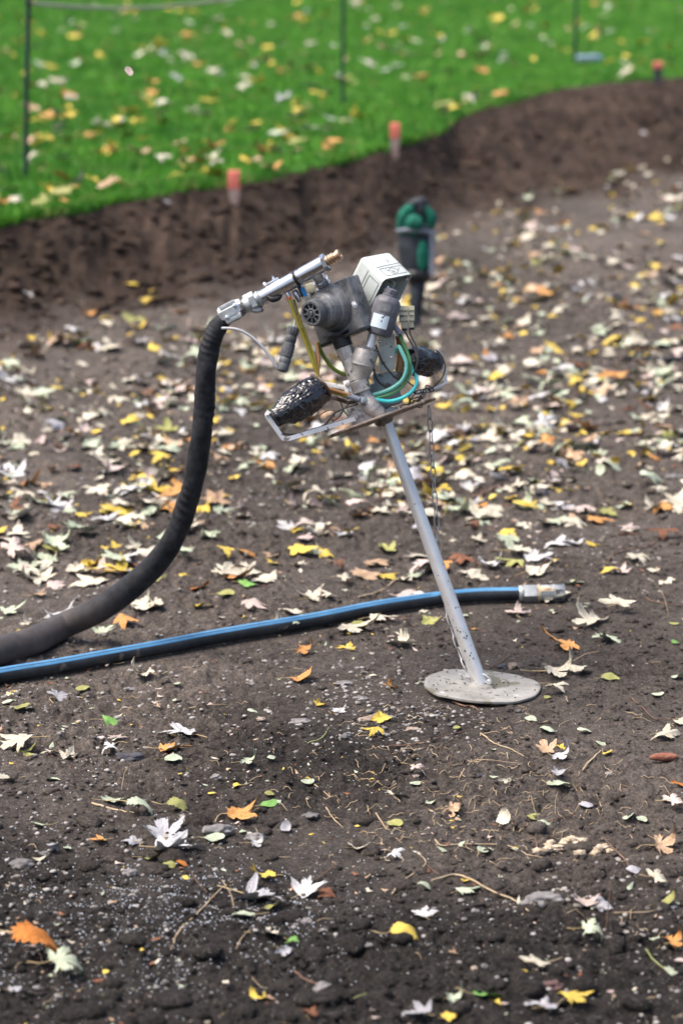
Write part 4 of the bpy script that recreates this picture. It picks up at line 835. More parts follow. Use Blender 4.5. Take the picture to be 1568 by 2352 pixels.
# elbow, nut, angle valve
b = MB(); b.tube(spl([S(826, 886, -.01), S(836, 910, -.012), S(848, 932, -.012), S(866, 950, -.006), S(872, 962, 0)], 6), [17 * u, 18 * u, 22 * u, 21 * u, 19 * u], 28); elb = part(b, 'elbow', 'cast')
b = MB(); b.tube(spl([S(842, 918, -.012), S(848, 930, -.013), S(855, 941, -.012)], 3), [20 * u, 23.5 * u, 23 * u], 28); part(b, 'seam', 'cast', elb)
na = dirv(-.36, -.93).normalized(); n0 = S(829, 902, -.012)
b = MB(); b.lathe(n0, na, [(0, 24 * u), (1.5 * u, 28 * u), (27 * u, 28 * u), (29 * u, 24 * u)], 6, ref=(-Fv + Bb * .35)); part(b, 'hex_nut', 'cast')
va = dirv(.25, -.965, -.05).normalized(); v0 = S(823, 876, -.014)
b = MB(); b.lathe(v0, va, [(0, 20 * u), (16 * u, 22 * u), (34 * u, 25 * u), (37 * u, 27.5 * u), (39 * u, 28 * u), (72 * u, 28 * u), (75 * u, 26.5 * u), (75 * u, 23 * u), (71 * u, 22 * u)], 36)
b.tube([S(819, 874, -.008), S(806, 838, -.004), S(796, 815, 0)], [19 * u, 18.5 * u, 18 * u], 28); vb = part(b, 'valve_body', 'cast')
b = MB(); b.lathe(v0 + va * 37 * u, va, [(0, 27.5 * u), (1 * u, 29.3 * u), (3.5 * u, 29.3 * u), (4.5 * u, 27.5 * u)], 36); part(b, 'body_ring', 'cast', vb)
b = MB(); b.lathe(v0 + va * 76 * u, va, [(-6 * u, 21 * u), (-2 * u, 24 * u), (4 * u, 24 * u), (6 * u, 19 * u)], 6, ref=(-Fv + Bb * .2)); part(b, 'bonnet_nut', 'cast')
b = MB(); sa_ = dirv(.25, -.96, -.03).normalized(); b.lathe(S(846, 806, -.014), sa_, [(0, 11.5 * u), (2 * u, 10.5 * u), (40 * u, 10.5 * u)], 28); part(b, 'valve_stem', 'steel')
b = MB(); b.lathe(S(800, 824, -.002), na, [(0, 17 * u), (1.5 * u, 20.5 * u), (28 * u, 20.5 * u), (30 * u, 17 * u)], 6, ref=(-Fv + Bb * .1)); part(b, 'hex_nut', 'cast')
b = MB(); b.lathe(S(790, 797, .0), na, [(0, 20 * u), (2 * u, 22 * u), (22 * u, 22 * u), (30 * u, 30 * u), (34 * u, 30 * u)], 24); part(b, 'black_adapter', 'black')
# actuator
b = MB(); ac0 = S(868, 771, -.012); act_ax = dirv(.27, -.96, -.05).normalized()
b.lathe(ac0, act_ax, [(0, 20 * u), (4 * u, 27 * u), (14 * u, 31 * u), (76 * u, 31.5 * u), (84 * u, 29 * u), (92 * u, 22 * u), (95 * u, 15 * u)], 40, ref=-Fv, rf=lambda h, a: 1 - .03 * abs(math.sin(a * 4))); ac = part(b, 'actuator_housing', 'act')
b = MB(); b.lathe(ac0 + act_ax * 94 * u, act_ax, [(0, 17 * u), (2 * u, 18 * u), (4 * u, 16 * u), (15 * u, 15.5 * u), (18 * u, 12 * u)], 28)
for i in range(8):
    a = i * math.pi / 4; x_, y_ = ortho(act_ax, -Fv); dr = x_ * math.cos(a) + y_ * math.sin(a); b.box(ac0 + act_ax * 104 * u + dr * 15.6 * u, act_ax * 5 * u, act_ax.cross(dr) * 2 * u, dr * 1.2 * u, .4 * u)
part(b, 'cap_knob', 'act', ac)
b = MB(); b.lathe(ac0 + act_ax * 114 * u - Bb * 10 * u, act_ax + Bb * -.2, [(0, 4 * u), (5 * u, 3.5 * u), (7 * u, 2 * u)], 12); part(b, 'bleed_screw', 'bright', ac)
def patch(b, p0, ax, r, s0, s1, a0, a1, ref, mi=0, n=10):
    ax = ax.normalized(); x, y = ortho(ax, ref); vs = []
    for i in range(n + 1):
        a = a0 + (a1 - a0) * i / n
        for h in (s0, s1): vs.append(p0 + ax * h + x * (r * math.cos(a)) + y * (r * math.sin(a)))
    o_ = len(vs); vs2 = []
    for i in range(n + 1):
        a = a0 + (a1 - a0) * i / n
        for h in (s0, s1): vs2.append(p0 + ax * h + x * ((r - .0006) * math.cos(a)) + y * ((r - .0006) * math.sin(a)))
    b.add(vs + vs2, [(2 * i, 2 * i + 2, 2 * i + 3, 2 * i + 1) for i in range(n)] + [(o_ + 2 * i, o_ + 2 * i + 1, o_ + 2 * i + 3, o_ + 2 * i + 2) for i in range(n)], mi)
b = MB(); patch(b, ac0, act_ax, 32.1 * u, 17 * u, 48 * u, R_(-48), R_(26), -Fv); part(b, 'sticker', 'sticker', ac, 'worn pale blue sticker on grey housing')
b = MB(); patch(b, ac0, act_ax, 32 * u, 56 * u, 80 * u, R_(-25), R_(22), -Fv); part(b, 'recessed_panel', 'dark_body', ac)
# black regulator body with drum and ribbed cap
Wd = (-Bb * .65 - Fv * .76).normalized(); Vd = (Bb * .76 - Fv * .65).normalized(); bc = S(779, 713, .015)
b = MB(); b.box(bc, Wd * 22 * u, Vd * 72 * u, Aa * 62 * u, 5 * u); rg = part(b, 'regulator_body', 'dark_body')
b = MB(); b.box(bc + Wd * 7 * u, Wd * 2.4 * u, Vd * 69.5 * u, Aa * 61.5 * u, 1.5 * u); b.box(bc - Wd * 7 * u, Wd * 2.4 * u, Vd * 69.5 * u, Aa * 61.5 * u, 1.5 * u); part(b, 'housing_ribs', 'dark_body', rg)
b = MB(); b.box(bc - Aa * 62 * u + Wd * 6 * u, Wd * 32 * u, Vd * 72 * u, Aa * 4 * u, 2 * u); part(b, 'skirt', 'black', rg)
dc = bc + Wd * 19 * u + Aa * 10 * u
b = MB(); b.lathe(dc, Wd, [(0, 58 * u), (6 * u, 56 * u), (20 * u, 48 * u), (22 * u, 43 * u), (40 * u, 41 * u), (43 * u, 38 * u), (48 * u, 37 * u), (51 * u, 32 * u), (60 * u, 31 * u)], 48); dr_ = part(b, 'drum', 'dark_body', rg)
b = MB(); b.lathe(dc + Wd * 58 * u, Wd, [(0, 31 * u), (3 * u, 32 * u), (20 * u, 30 * u), (23 * u, 28 * u), (23 * u, 23.5 * u), (14 * u, 22 * u), (13 * u, 1 * u)], 40); cap_ = part(b, 'adjusting_cap', 'rubber', rg)
b = MB(); x_, y_ = ortho(Wd, Aa); cc = dc + Wd * 58 * u
b.lathe(cc + Wd * 12 * u, Wd, [(0, 12 * u), (9.5 * u, 12 * u), (10.5 * u, 10.5 * u), (10.5 * u, 8.5 * u), (4 * u, 8 * u)], 24); b.lathe(cc + Wd * 12 * u, Wd, [(0, 6 * u), (11 * u, 5.6 * u), (12.5 * u, 4 * u)], 16)
for i in range(9):
    a = 2 * math.pi * i / 9; drr = x_ * math.cos(a) + y_ * math.sin(a); b.box(cc + Wd * 17 * u + drr * 17.5 * u, drr * 6.6 * u, Wd * 4.5 * u, Wd.cross(drr) * 1.6 * u, .4 * u)
part(b, 'cap_spokes', 'rubber', cap_)
for (px, py) in ((779, 688), (792, 723), (752, 758)):
    b = MB(); q_ = S(px, py); q_ = q_ + Fv * 0; t_ = ((bc + Wd * 20 * u - CAM).dot(Wd)) / ((q_ - CAM).dot(Wd)); c_ = CAM + (q_ - CAM) * t_; b.lathe(c_ - Wd * u, Wd, [(0, 6.5 * u), (2.4 * u, 6.5 * u), (2.6 * u, 4.4 * u), (4 * u, 4 * u), (5 * u, 2 * u)], 16); part(b, 'bolt', 'act', rg)
b = MB(); q_ = S(815, 700); t_ = ((bc + Vd * 68 * u - CAM).dot(Vd)) / ((q_ - CAM).dot(Vd)); c_ = CAM + (q_ - CAM) * t_; b.lathe(c_ - Vd * u, Vd, [(0, 9 * u), (2 * u, 9 * u), (3.5 * u, 5 * u), (5 * u, 4.5 * u)], 20); part(b, 'bolt', 'steel', rg)
# silver inlet tee and swivel
tr, tl = S(750, 601, -.05), S(602, 684, .0); ta = (tr - tl).normalized(); Lt = (tr - tl).length
b = MB(); b.lathe(tl, ta, [(0, 14 * u), (2 * u, 18 * u), (Lt * .50, 18.6 * u), (Lt * .52, 17.2 * u)], 36); part(b, 'inlet_tube', 'chrome')
b = MB(); b.lathe(tl + ta * Lt * .515, ta, [(0, 18 * u), (1 * u, 19 * u), (5 * u, 19 * u), (6 * u, 18 * u)], 32); part(b, 'seal_ring', 'black')
b = MB(); b.lathe(tl + ta * Lt * .55, ta, [(0, 17 * u), (2 * u, 18.5 * u), (8 * u, 18.5 * u), (9 * u, 17.4 * u), (12 * u, 17.4 * u), (13 * u, 18.6 * u), (Lt * .40, 18.6 * u), (Lt * .43, 17 * u)], 36)
tb_ = tl + ta * Lt * .80; te = S(744, 657, -.005); bd = (te - tb_).normalized(); LL = (te - tb_).length
b.lathe(tb_, bd, [(0, 18 * u), (18 * u, 16.5 * u), (LL * .62, 15 * u), (LL * .64, 19 * u), (LL * .80, 19 * u), (LL * .82, 16 * u), (LL, 16 * u)], 32); part(b, 'tee_fitting', 'chrome')
b = MB(); b.lathe(te - bd * 5 * u, bd, [(0, 17 * u), (1 * u, 20 * u), (9 * u, 20 * u), (10 * u, 17 * u)], 6, ref=-Fv + Bb * .2); part(b, 'hex_nut', 'chrome')
b = MB(); b.lathe(tr - ta * 10 * u, ta, [(0, 17 * u), (1.5 * u, 21 * u), (11 * u, 21 * u), (13 * u, 17 * u)], 6, ref=-Fv); part(b, 'hex_nut', 'chrome')
b = MB(); b.lathe(tr + ta * 2 * u, ta, [(0, 13.5 * u), (4 * u, 13.5 * u), (6 * u, 11.5 * u), (8 * u, 13 * u), (11 * u, 13 * u), (13 * u, 11 * u), (15 * u, 13 * u), (18 * u, 13 * u), (20 * u, 10.5 * u), (26 * u, 10.5 * u), (27 * u, 13.2 * u), (33 * u, 13.2 * u), (34.5 * u, 12 * u), (34.5 * u, 7 * u), (30 * u, 6.4 * u), (20 * u, 6 * u)], 36); nb = part(b, 'brass_nipple', 'brass')
b = MB(); b.lathe(tr + ta * 23 * u, ta, [(0, 5.5 * u), (4 * u, 5.8 * u)], 20); part(b, 'bore', 'line', nb)
b = MB(); b.tube(spl([S(614, 681, -.022), S(626, 688, -.025), S(640, 684, -.022), S(646, 676, -.018)], 4), [5 * u, 7 * u, 6 * u, 3 * u], 12); part(b, 'black_tape', 'black')
tu = ta.cross(-Fv).normalized(); tu = tu if tu.dot(Uv) > 0 else -tu
b = MB(); b.box(tl.lerp(tr, .23) + tu * 19.5 * u, ta * 16 * u, Fv * 6 * u, tu * 4 * u, 1.5 * u); b.lathe(tl.lerp(tr, .26) + tu * 22 * u, tu, [(0, 5 * u), (4 * u, 5 * u), (5 * u, 3 * u), (10 * u, 2.6 * u)], 12); b.lathe(tl.lerp(tr, .12) + tu * 20 * u, tu, [(0, 6 * u), (5 * u, 5.5 * u), (8 * u, 3 * u)], 12); part(b, 'clamp_bracket', 'bright')
# swivel: stepped nuts, ball, claw clamp
w1, w2 = S(600, 684, .0), S(560, 704, .004); wa = (w2 - w1).normalized()
b = MB(); b.lathe(w1 - wa * 3 * u, wa, [(0, 13 * u), (1 * u, 17 * u), (6 * u, 18 * u), (8 * u, 20 * u), (10 * u, 20 * u), (12 * u, 17.5 * u), (16 * u, 17.5 * u)], 32); part(b, 'swivel_collar', 'galv')
b = MB(); b.lathe(w1 + wa * 12 * u, wa, [(0, 20 * u), (1.5 * u, 24 * u), (14 * u, 24 * u), (16 * u, 20 * u)], 6, ref=-Fv + Bb * .3); part(b, 'hex_nut', 'galv')
b = MB(); b.blob(w1 + wa * 33 * u, (19 * u, 19 * u, 19 * u), 3, .04); b.blob(w1 + wa * 30 * u + tu * 15 * u, (11 * u, 11 * u, 9 * u), 3, .03); b.blob(w1 + wa * 22 * u - tu * 19 * u, (17 * u, 13 * u, 9 * u), 3, .08); part(b, 'swivel_body', 'galv', None, None, None)
cl0 = S(560, 702, .002); cl1 = S(506, 730, .008); ca_ = (cl1 - cl0).normalized(); Lc = (cl1 - cl0).length; cu = ca_.cross(Fv).normalized(); cu = cu if cu.dot(Uv) > 0 else -cu
b = MB(); b.lathe(cl0, ca_, [(0, 13 * u), (3 * u, 20 * u), (Lc * .35, 25 * u), (Lc * .85, 25 * u), (Lc * .98, 20 * u), (Lc, 14 * u)], 8, ref=-Fv + cu * .4); cw = part(b, 'hose_clamp_shell', 'galv')
b = MB()
for s_ in (-1, 1): b.box(cl0.lerp(cl1, .55) + cu * s_ * 16 * u - Fv * 14 * u, ca_ * 20 * u, cu * 6 * u, Fv * 8 * u, 2.5 * u)
part(b, 'clamp_ears', 'galv', cw)
for t_, s_ in ((.30, 1), (.75, -1)):
    b = MB(); b.lathe(cl0.lerp(cl1, t_) - Fv * 20 * u + cu * s_ * 8 * u, -Fv, [(0, 5.5 * u), (4 * u, 5.5 * u), (5 * u, 3.5 * u)], 6); part(b, 'bolt', 'bright', cw)
# white hood
T1 = S(829, 591, .0); eu1 = (Rv * 65 + Uv * 18 + Fv * 66) * u; eu2 = (Rv * 52 - Uv * 55 - Fv * 36) * u; eu3 = (Rv * -32 - Uv * 62 + Fv * 48) * u
bm = bmesh.new(); vv = [bm.verts.new(T1 + eu1 * i + eu2 * j + eu3 * k_) for i in (0, 1) for j in (0, 1) for k_ in (0, 1)]
fc = [bm.faces.new([vv[i] for i in q]) for q in ((0, 1, 3, 2), (4, 6, 7, 5), (0, 4, 5, 1), (0, 2, 6, 4), (1, 5, 7, 3))]
bmesh.ops.recalc_face_normals(bm, faces=bm.faces)
ed = [e for e in bm.edges if len(e.link_faces) == 2]; bmesh.ops.bevel(bm, geom=ed, offset=9 * u, segments=4, profile=.5, affect='EDGES')
bmesh.ops.recalc_face_normals(bm, faces=bm.faces); bmesh.ops.solidify(bm, geom=list(bm.faces), thickness=-2.4 * u)
bm.verts.index_update(); b = MB(); b.add([v.co[:] for v in bm.verts], [[v.index for v in f.verts] for f in bm.faces]); bm.free(); hood = part(b, 'hood', 'hood', None, None, 30)
nt1 = eu1.cross(eu2).normalized(); nt1 = nt1 if nt1.dot(-Fv) > 0 else -nt1; nl = eu2.cross(eu3).normalized(); nl = nl if nl.dot(-Rv) > 0 else -nl
def ht(a, c): return T1 + eu1 * a + eu2 * c + nt1 * 2.5 * u
def hl(a, c): return T1 + eu3 * a + eu2 * c + nl * 2.5 * u
b = MB(); lw_ = .7 * u
for pts in ([ht(.1, .52), ht(.98, .5)], [ht(.16, .60), ht(.90, .60), ht(.90, .90), ht(.16, .90), ht(.16, .60)], [hl(.12, .42), hl(.95, .42)], [hl(.2, .52), hl(.85, .52), hl(.85, .92), hl(.2, .92), hl(.2, .52)],
            [ht(.53 + .13 * math.cos(t), .75 + .11 * math.sin(t)) for t in np.linspace(0, 6.3, 20)], [ht(.30, .66), ht(.36, .72), ht(.42, .70)], [ht(.68, .80), ht(.74, .70), ht(.8, .68)], [ht(.5, .73), ht(.55, .77)], [ht(.46, .72), ht(.48, .79), ht(.56, .80)], [ht(.62, .3), ht(.66, .36), ht(.60, .42)]):
    b.tube(pts, lw_, 5)
part(b, 'printed_lines', 'line', hood)
b = MB(); b.box(T1 + eu1 * .62 + eu2 * .72 + eu3 * .62, eu1 * .02, eu2 * .2, eu3 * .34, .5 * u); b.box(T1 + eu1 * .35 + eu2 * .55 + eu3 * .55, eu1 * .25, eu2 * .03, eu3 * .3, .5 * u); part(b, 'inner_bracket', 'brak', hood)
b = MB(); b.lathe(T1 + eu1 * .88 + eu2 * .97 + eu3 * .12, -eu2, [(-5 * u, 4 * u), (0, 4.5 * u), (4 * u, 4.5 * u)], 12); part(b, 'hood_screw', 'bright', hood)
# cream connectors, bracket, grey box, mounting body
for (x0, x1, y0, y1, x2, x3, y3, dd) in ((916, 937, 703, 739, 921, 936, 755, .02), (938.5, 951, 703, 738, 940, 949.5, 753, .022)):
    b = MB(); b.box(S((x0 + x1) / 2, (y0 + y1) / 2, dd), Rv * (x1 - x0) / 2 * u, Uv * (y1 - y0) / 2 * u, Fv * 14 * u, 2 * u); b.box(S((x2 + x3) / 2, (y1 + y3) / 2, dd), Rv * (x3 - x2) / 2 * u, Uv * (y3 - y1) / 2 * u, Fv * 9 * u, 1.5 * u); co = part(b, 'cream_connector', 'cream_plastic')
    b = MB(); b.lathe(S((x2 + x3) / 2, y3, dd), -Uv, [(0, 6.5 * u), (4 * u, 6.5 * u), (5 * u, 4 * u)], 12); part(b, 'cable_gland', 'black', co)
    b = MB()
    for k_ in (.3, .62): b.box(S((x0 + x1) / 2, y0 + (y1 - y0) * k_, dd - 15 * u), Rv * (x1 - x0) * .42 * u, Uv * .7 * u, Fv * .8 * u)
    part(b, 'moulded_grooves', 'line', co)
b = MB(); b.box(S(886, 810, .035), dirv(16.5, -2) * u, dirv(-2, -44) * u, Fv * 2.5 * u, 1 * u); b.box(S(903.5, 808, .045), Rv * 2 * u, dirv(0, -42) * u, Fv * 12 * u, 1 * u); br = part(b, 'mounting_bracket', 'brak')
for (px, py, r_, m_) in ((871, 784, 4, 'bright'), (898, 821, 3.6, 'bright'), (898.5, 796, 2, 'line')):
    b = MB(); b.lathe(S(px, py, .033), -Fv, [(0, r_ * u), (2 * u, r_ * u), (3 * u, r_ * .5 * u)], 12); part(b, 'bolt' if m_ == 'bright' else 'bolt_hole', m_, br)
b = MB(); b.box(S(886, 872, .045), dirv(28, -4) * u, dirv(-4, -16) * u, Fv * 14 * u, 3 * u); part(b, 'junction_box', 'slate')
b = MB(); b.box(S(884, 905, .05), Bb * 34 * u, Aa * 32 * u, Fv * 20 * u, 6 * u); b.lathe(S(880, 958, .03), Aa, [(0, 40 * u), (12 * u, 38 * u), (16 * u, 24 * u)], 32); part(b, 'mounting_block', 'slate')
b = MB(); b.tube(spl([S(916, 770, .05), S(920, 800, .06), S(918, 840, .06), S(905, 900, .05)], 5), 9 * u, 12); part(b, 'wiring_loom', 'amber_tube')
# handlebar along the guard plate, grips wrapped in film
b = MB(); b.tube([S(742, 905, -.09), S(800, 925, .0), S(880, 905, .03), S(950, 828, .06)], [5 * u] * 4, 14); part(b, 'handlebar', 'rusty')
def wrapped(p0, p1, rads, sd, name='grip'):
    axx = (p1 - p0); L_ = axx.length; N = 110; r2 = random.Random(sd); from mathutils import noise as NZ
    b = MB()
    def rf(h, a):
        z = h / L_; q = Vector((math.cos(a) * 1.2, math.sin(a) * 1.2, z * 1.2 + sd)); f = NZ.noise(q) * .10; tw = a + 1.1 * NZ.noise(Vector((math.cos(a), math.sin(a), z * 3 + sd * 3))) * 2; z = z + .35 * NZ.noise(Vector((math.cos(a) * 1.5, math.sin(a) * 1.5, z * 2 + 11 + sd)))
        r1 = 1 - min(1, abs(NZ.noise(Vector((math.cos(tw) * 2.1, math.sin(tw) * 2.1, z * 2.2 + sd)))) * 5); r3 = 1 - min(1, abs(NZ.noise(Vector((math.cos(tw) * 2.6, math.sin(tw) * 2.6, z * 5.5 + sd + 7)))) * 4.5)
        return 1 + f + .075 * r1 ** 2 + .05 * r3 ** 2.2 
    b.lathe(p0, axx, [(L_ * i / N, float(np.interp(i / N, np.linspace(0, 1, len(rads)), rads)) * u) for i in range(N + 1)], 130, rf=rf)
    return b
gA, gB = S(733, 894, -.075), S(622, 966, -.14)
gl_ = part(wrapped(gA, gB, [32, 35, 36, 37, 37, 37, 36, 35, 33, 27, 22, 22, 13], 2), 'wrapped_grip', 'film', None, 'nearer grip, wrapped in wrinkled black plastic film', 60)
b = MB(); gax = (gB - gA).normalized(); b.lathe(gA - gax * 6 * u, gax, [(0, 24 * u), (1 * u, 36 * u), (3 * u, 37 * u), (5 * u, 34 * u)], 36, rf=lambda h, a: 1 + .06 * math.sin(a * 3)); part(b, 'grip_flange', 'rusty')
b = MB(); b.tube(spl([S(620, 950, -.17), S(628, 962, -.172), S(640, 975, -.17)], 4), 2.5 * u, 8); b.tube(spl([gA.lerp(gB, .86) + Uv * 20 * u - Fv * 10 * u, gA.lerp(gB, .88) - Fv * 22 * u, gA.lerp(gB, .87) - Uv * 18 * u - Fv * 8 * u], 5), 2 * u, 8); part(b, 'film_tie', 'black', gl_)
hA, hB = S(942, 822, .05), S(1002, 838, .16)
gr_ = part(wrapped(hA, hB, [20, 29, 31, 32, 32, 31, 30, 29, 25, 14], 5), 'wrapped_grip', 'film', None, 'far grip, wrapped in wrinkled black plastic film', 60)
def strap(pts, wdt, th, nvec):
    b = MB(); P = pts; vs = []; n = len(P)
    for i in range(n):
        t = (P[min(i + 1, n - 1)] - P[max(i - 1, 0)]).normalized(); nn = (nvec - t * nvec.dot(t)).normalized(); s_ = t.cross(nn)
        for a, c in ((-1, -1), (1, -1), (1, 1), (-1, 1)): vs.append(P[i] + nn * a * wdt + s_ * c * th)
    fs = [(4 * i + k_, 4 * i + (k_ + 1) % 4, 4 * i + 4 + (k_ + 1) % 4, 4 * i + 4 + k_) for i in range(n - 1) for k_ in range(4)] + [(3, 2, 1, 0), tuple(4 * (n - 1) + k_ for k_ in range(4))]
    return b.add(vs, fs)
def rounded(pts, k=.18):
    out = [pts[0]]
    for i in range(1, len(pts) - 1):
        a, b_, c = pts[i - 1], pts[i], pts[i + 1]; p, q = b_.lerp(a, k), b_.lerp(c, k)
        for t in np.linspace(0, 1, 6): out.append(p.lerp(b_, t).lerp(b_.lerp(q, t), t))
    return out + [pts[-1]]
lg = rounded([S(618, 944, -.165), S(612, 953, -.165), S(652, 1011, -.15), S(738, 985, -.10), S(815, 962, -.03)], .12)
part(strap(lg, 5.0 * u, 2.2 * u, Uv - Rv * .3), 'grip_guard', 'strap', None, 'bent white flat guard under the nearer grip')
rgd = rounded([S(1000, 806, .12), S(1012, 812, .13), S(1021, 852, .15), S(1023, 882, .15), S(990, 897, .10), S(958, 903, .06)], .2)
part(strap(rgd, 4.4 * u, 2.0 * u, Uv + Rv * .8), 'grip_guard', 'strap', None, 'bent white flat guard beside the far grip')
b = MB(); b.box(S(826, 950, -.02), dirv(24, -8) * u, dirv(9, 22) * u * .9, Fv * 3 * u, 3 * u); b.box(S(790, 966, -.03), dirv(32, -11) * u, dirv(1.5, 5) * u, Fv * 3 * u, 1.5 * u); sb = part(b, 'support_bracket', 'cast')
for (px, py, dd) in ((825, 951, -.026), (798, 884, -.035)):
    b = MB(); b.lathe(S(px, py, dd), -Fv, [(0, 6 * u), (3 * u, 6 * u), (4 * u, 4 * u), (6 * u, 3.6 * u)], 14); part(b, 'bolt', 'cast', sb)
b = MB(); b.box(S(799, 893, -.03), dirv(7, -2) * u, dirv(5, 19) * u, Fv * 2 * u, 2 * u); b.box(S(768, 886, -.02), dirv(26, 5) * u, dirv(2, 6) * u, Fv * 2 * u, 2 * u); part(b, 'side_lug', 'strap')
# banjo fitting with its sleeve
b = MB(); b.lathe(S(832, 921, -.038), -Fv + Rv * .3, [(-6 * u, 11 * u), (0, 10.5 * u), (1 * u, 11.5 * u), (3 * u, 11.5 * u), (3.5 * u, 7.5 * u), (8 * u, 7 * u), (9 * u, 5 * u)], 28); part(b, 'banjo_bolt', 'galv')
b = MB(); b.tube([S(800, 910, -.042), S(808, 912, -.043), S(826, 918, -.045)], [7.5 * u, 6.6 * u, 7 * u], 18); b.lathe(S(801, 910.5, -.042), dirv(-.95, -.25), [(0, 8.2 * u), (3 * u, 8.2 * u)], 18); part(b, 'hose_tail', 'sleeve_grey')
# air tubes
def tb2(name, m_, f, s, r, d=0.0, lab=None):
    b = MB(); b.tube(path(f, s, d), r * u, 14); return part(b, name, m_, None, lab, None)
tb2('air_tube', 'teal', Z3, '655 1440 665 1385 700 1360 735 1430 785 1540 795 1660 745 1790 640 1885 500 1950 340 1995', 4.7, [0.0, -.02, -.03, -.03, -.02, -.01], 'thick teal air tube')
tb2('air_tube', 'green_tube', Z3, '700 1190 745 1300 800 1420 842 1560 838 1700 780 1830 690 1920 560 1985 390 2035', 4.1, [.0, -.02, -.02, -.01], 'dark green air tube')
tb2('air_tube', 'cyan', Z3, '850 1600 875 1680 925 1770 920 1860 850 1960 720 2040 560 2075 380 2050', 4.4, [.02, -.01, -.02, -.02], 'bright cyan air tube')
b = MB(); b.tube([S(*Z3(632, 1075), -.01), S(*Z3(705, 1185), -.005)], [5.5 * u, 7.5 * u], 16); b.lathe(S(*Z3(700, 1178), -.005), dirv(.4, .9), [(0, 8 * u), (3 * u, 8 * u)], 16); part(b, 'tube_sleeve', 'sleeve_grey')
tb2('air_tube', 'olive_tube', Zd, '520 420 552 520 600 640 652 775 690 880 725 945 775 985 880 1020', 4.0, [-.02, -.03, -.04, -.045], 'long olive air tube at the left')
tb2('air_tube', 'olive_tube', Zd, '545 425 590 560 640 690 675 790 690 860 705 930', 2.8, [-.01, -.03, -.04], 'thin olive tube beside the long one')
tb2('air_tube', 'amber_tube', Zd, '683 685 697 780 692 870 690 930 745 965 830 992 895 1012', 4.2, [-.01, -.035, -.05, -.045], 'amber brown air tube')
tb2('air_tube', 'grass_tube', Zd, '690 690 722 760 775 835 830 872 872 884', 4.6, [-.01, .0, .0, .0], 'moss green air tube')
b = MB(); b.lathe(S(*Zd(519, 418), -.02), dirv(-.35, -.9), [(0, 5.5 * u), (4 * u, 5.5 * u)], 16); part(b, 'orange_collar', 'orange_plastic')
b = MB(); b.lathe(S(*Zd(517, 412), -.02), dirv(-.35, -.9), [(0, 5 * u), (10 * u, 5.5 * u), (14 * u, 4 * u)], 14); b.lathe(S(*Zd(582, 440), -.005), dirv(-.4, -.9), [(0, 4 * u), (14 * u, 7 * u), (26 * u, 7 * u), (30 * u, 5 * u)], 16); part(b, 'push_fitting', 'chrome')
b = MB(); b.box(S(*Zd(607, 376), -.012), dirv(4.4, -1.5) * u, dirv(4.5, 10.5) * u, Fv * 4 * u, 1.2 * u); part(b, 'blue_tab', 'blue_plastic')
b = MB(); b.box(S(*Zd(590, 376), -.008), dirv(4, -1.5) * u, dirv(4.5, 12) * u, Fv * 5 * u, 1.2 * u); part(b, 'black_socket', 'black')
b = MB(); b.box(S(714, 662, .02), dirv(10, -3) * u, dirv(4, 11) * u, Fv * 8 * u, 3 * u); part(b, 'cream_block', 'cream_plastic')
# hanging cable connector and grey cable
k0, k1 = S(*Zd(547, 590), -.02), S(*Zd(474, 866), -.025); ka = (k1 - k0); kL = ka.length
prof = [(0, 7), (.02, 13), (.16, 13.5), (.20, 11.5), (.23, 13), (.34, 13.5), (.36, 12), (.38, 14), (.66, 14), (.68, 12), (.70, 13.5), (.80, 13), (.82, 12), (.84, 13), (.97, 12.5), (1, 9)]
b = MB(); b.lathe(k0, ka, [(h * kL, r * u) for h, r in prof], 40, rf=lambda h, a: 1 + (.06 * (1 if math.sin(a * 14) > 0 else -1) if .38 < h / kL < .67 or h / kL < .2 else 0)); part(b, 'cable_connector', 'rubber')
tb2('cable', 'cable', Zd, '562 470 556 530 547 600', 2.6, [-.01, -.02], 'short grey cable above the connector')
tb2('cable', 'cable', Zd, '105 600 160 601 215 612 280 648 340 700 395 768 445 845', 3.3, [-.02, -.03, -.03, -.025], 'long grey cable arching from hose to connector')
# wires
for s, r, dd in (('770 1150 828 1262 895 1380 940 1500 922 1620 880 1745', 2.1, [.01, 0, -.01, -.01]), ('832 1115 850 1215 915 1335 943 1450 942 1560 905 1680', 2.1, [.01, 0, -.005, 0]), ('392 1335 440 1480 520 1620 620 1735 700 1800', 2.4, [-.01, .0, .01]), ('362 1640 400 1775 480 1860 600 1890 720 1862', 2.6, [-.005, .005, .01]), ('700 1690 780 1790 850 1850 930 1900', 1.8, [.02, .02]),
                 ('1180 1400 1250 1470 1290 1560 1300 1660 1250 1780 1160 1880 1080 1930', 2.0, [.12, .10, .07])):
    tb2('wire', 'wire', Z3, s, r, dd)
for s, r, dd in (('270 1515 330 1550 430 1560 560 1540 720 1485 830 1450 900 1375 960 1300 1080 1240 1240 1190', 2.0, [-.15, -.12, -.08, -.04]), ('790 1400 780 1330 850 1280 930 1262 965 1290 945 1350', 1.1, [-.08, -.05]), ('1010 1105 1045 1190 1075 1270 1140 1350', 1.4, [-.05, -.03]), ('1070 1260 1020 1340 950 1395 930 1370', 1.5, [-.05, -.07]), ('815 1440 835 1500 870 1530 880 1490 850 1450', 1.5, [-.09, -.09]), ('1160 1150 1120 1200 1070 1240', 1.6, [-.03, -.05])):
    tb2('wire', 'wire', Z2, s, r, dd)
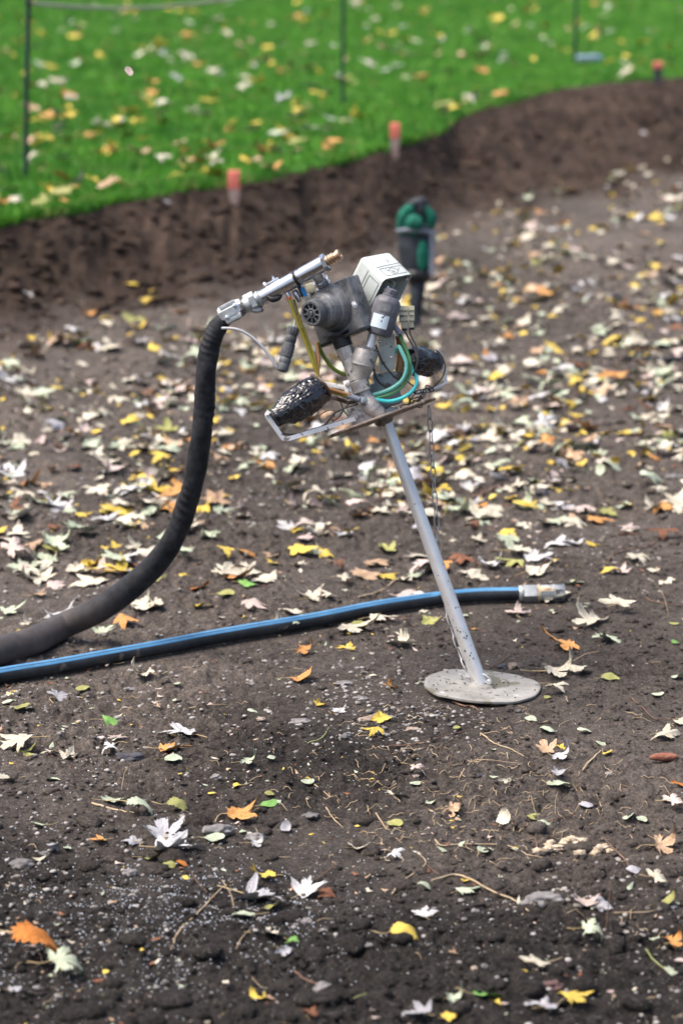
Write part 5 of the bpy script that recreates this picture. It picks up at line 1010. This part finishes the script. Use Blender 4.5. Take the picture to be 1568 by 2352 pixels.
# chain
def link(b, c, t, n, L_, W_, r):
    t = t.normalized(); n = (n - t * n.dot(t)).normalized(); pts = []
    for i in range(21):
        a = 2 * math.pi * i / 20; x = math.cos(a); y = math.sin(a); pts.append(c + t * (y * W_ + (L_ - W_) * (1 if y > 0 else -1) * (abs(y) ** .35)) + n * x * W_)
    b.tube(pts, r, 6, cap=False)
def chain_run(name, pts, parent=None, Lk=16.5):
    ps = spl(pts, 20); acc = [0]
    for i in range(1, len(ps)): acc.append(acc[-1] + (ps[i] - ps[i - 1]).length)
    stp = Lk * 1.74 * u; n = int(acc[-1] / stp)
    for i in range(n):
        s_ = (i + .5) * stp; j = min(len(ps) - 2, max(0, next((k for k, a in enumerate(acc) if a > s_), 1) - 1)); c = ps[j].lerp(ps[j + 1], (s_ - acc[j]) / max(1e-6, acc[j + 1] - acc[j])); t = ps[j + 1] - ps[j]
        b = MB(); nn = (Rv + Fv * .5) if i % 2 else (Fv * 1 - Rv * .45); link(b, c, t, nn, Lk * u, 6 * u, 1.75 * u); part(b, 'chain_link', 'chain', parent, None, None)
chn = empty('chain', S(985, 940, .02), None, None); chn.name = 'chain'; chn.parent = tool; chn.location = S(985, 940, .02) - tool.location
del_keys = [k for k in chn.keys()]
chain_run('chain', [S(984, 934, .01), S(988, 980, .02), S(992, 1050, .04), S(997, 1130, .06), S(1003, 1210, .075), S(1011, 1300, .085), S(1024, 1390, .08), S(1040, 1450, .06), S(1056, 1500, .04), S(1072, 1535, .02), S(1085, 1553, .012)], chn)
b = MB(); b.tube(spl([S(1108, 1548, -.012), S(1116, 1552, -.016), S(1126, 1562, -.016), S(1124, 1570, -.015), S(1114, 1566, -.014), S(1108, 1556, -.012)], 4), 1.8 * u, 8); b.blob(S(1122, 1564, -.014), (5 * u, 4 * u, 4 * u), 2, .1); part(b, 'shackle', 'steel')
b = MB()
for (px, py, a, w_) in ((962, 900, .3, 1), (972, 905, 1.2, 1), (980, 897, .1, 1.3), (966, 912, 1.0, 1), (952, 918, .4, 1.2), (940, 925, 1.4, 1), (930, 933, .2, 1), (958, 928, -.6, 1.1), (946, 908, .8, 1), (986, 892, -.5, 1)):
    link(b, S(px, py, .03 + .01 * math.sin(px)), Rv * math.cos(a) + Uv * math.sin(a), Uv + Fv * math.sin(a * 5), 11 * u * w_, 5 * u, 1.4 * u)
o = part(b, 'gathered_chain', 'wire', None, 'dark bunched end of the chain on the guard plate', None)
print('objects', len(bpy.data.objects))
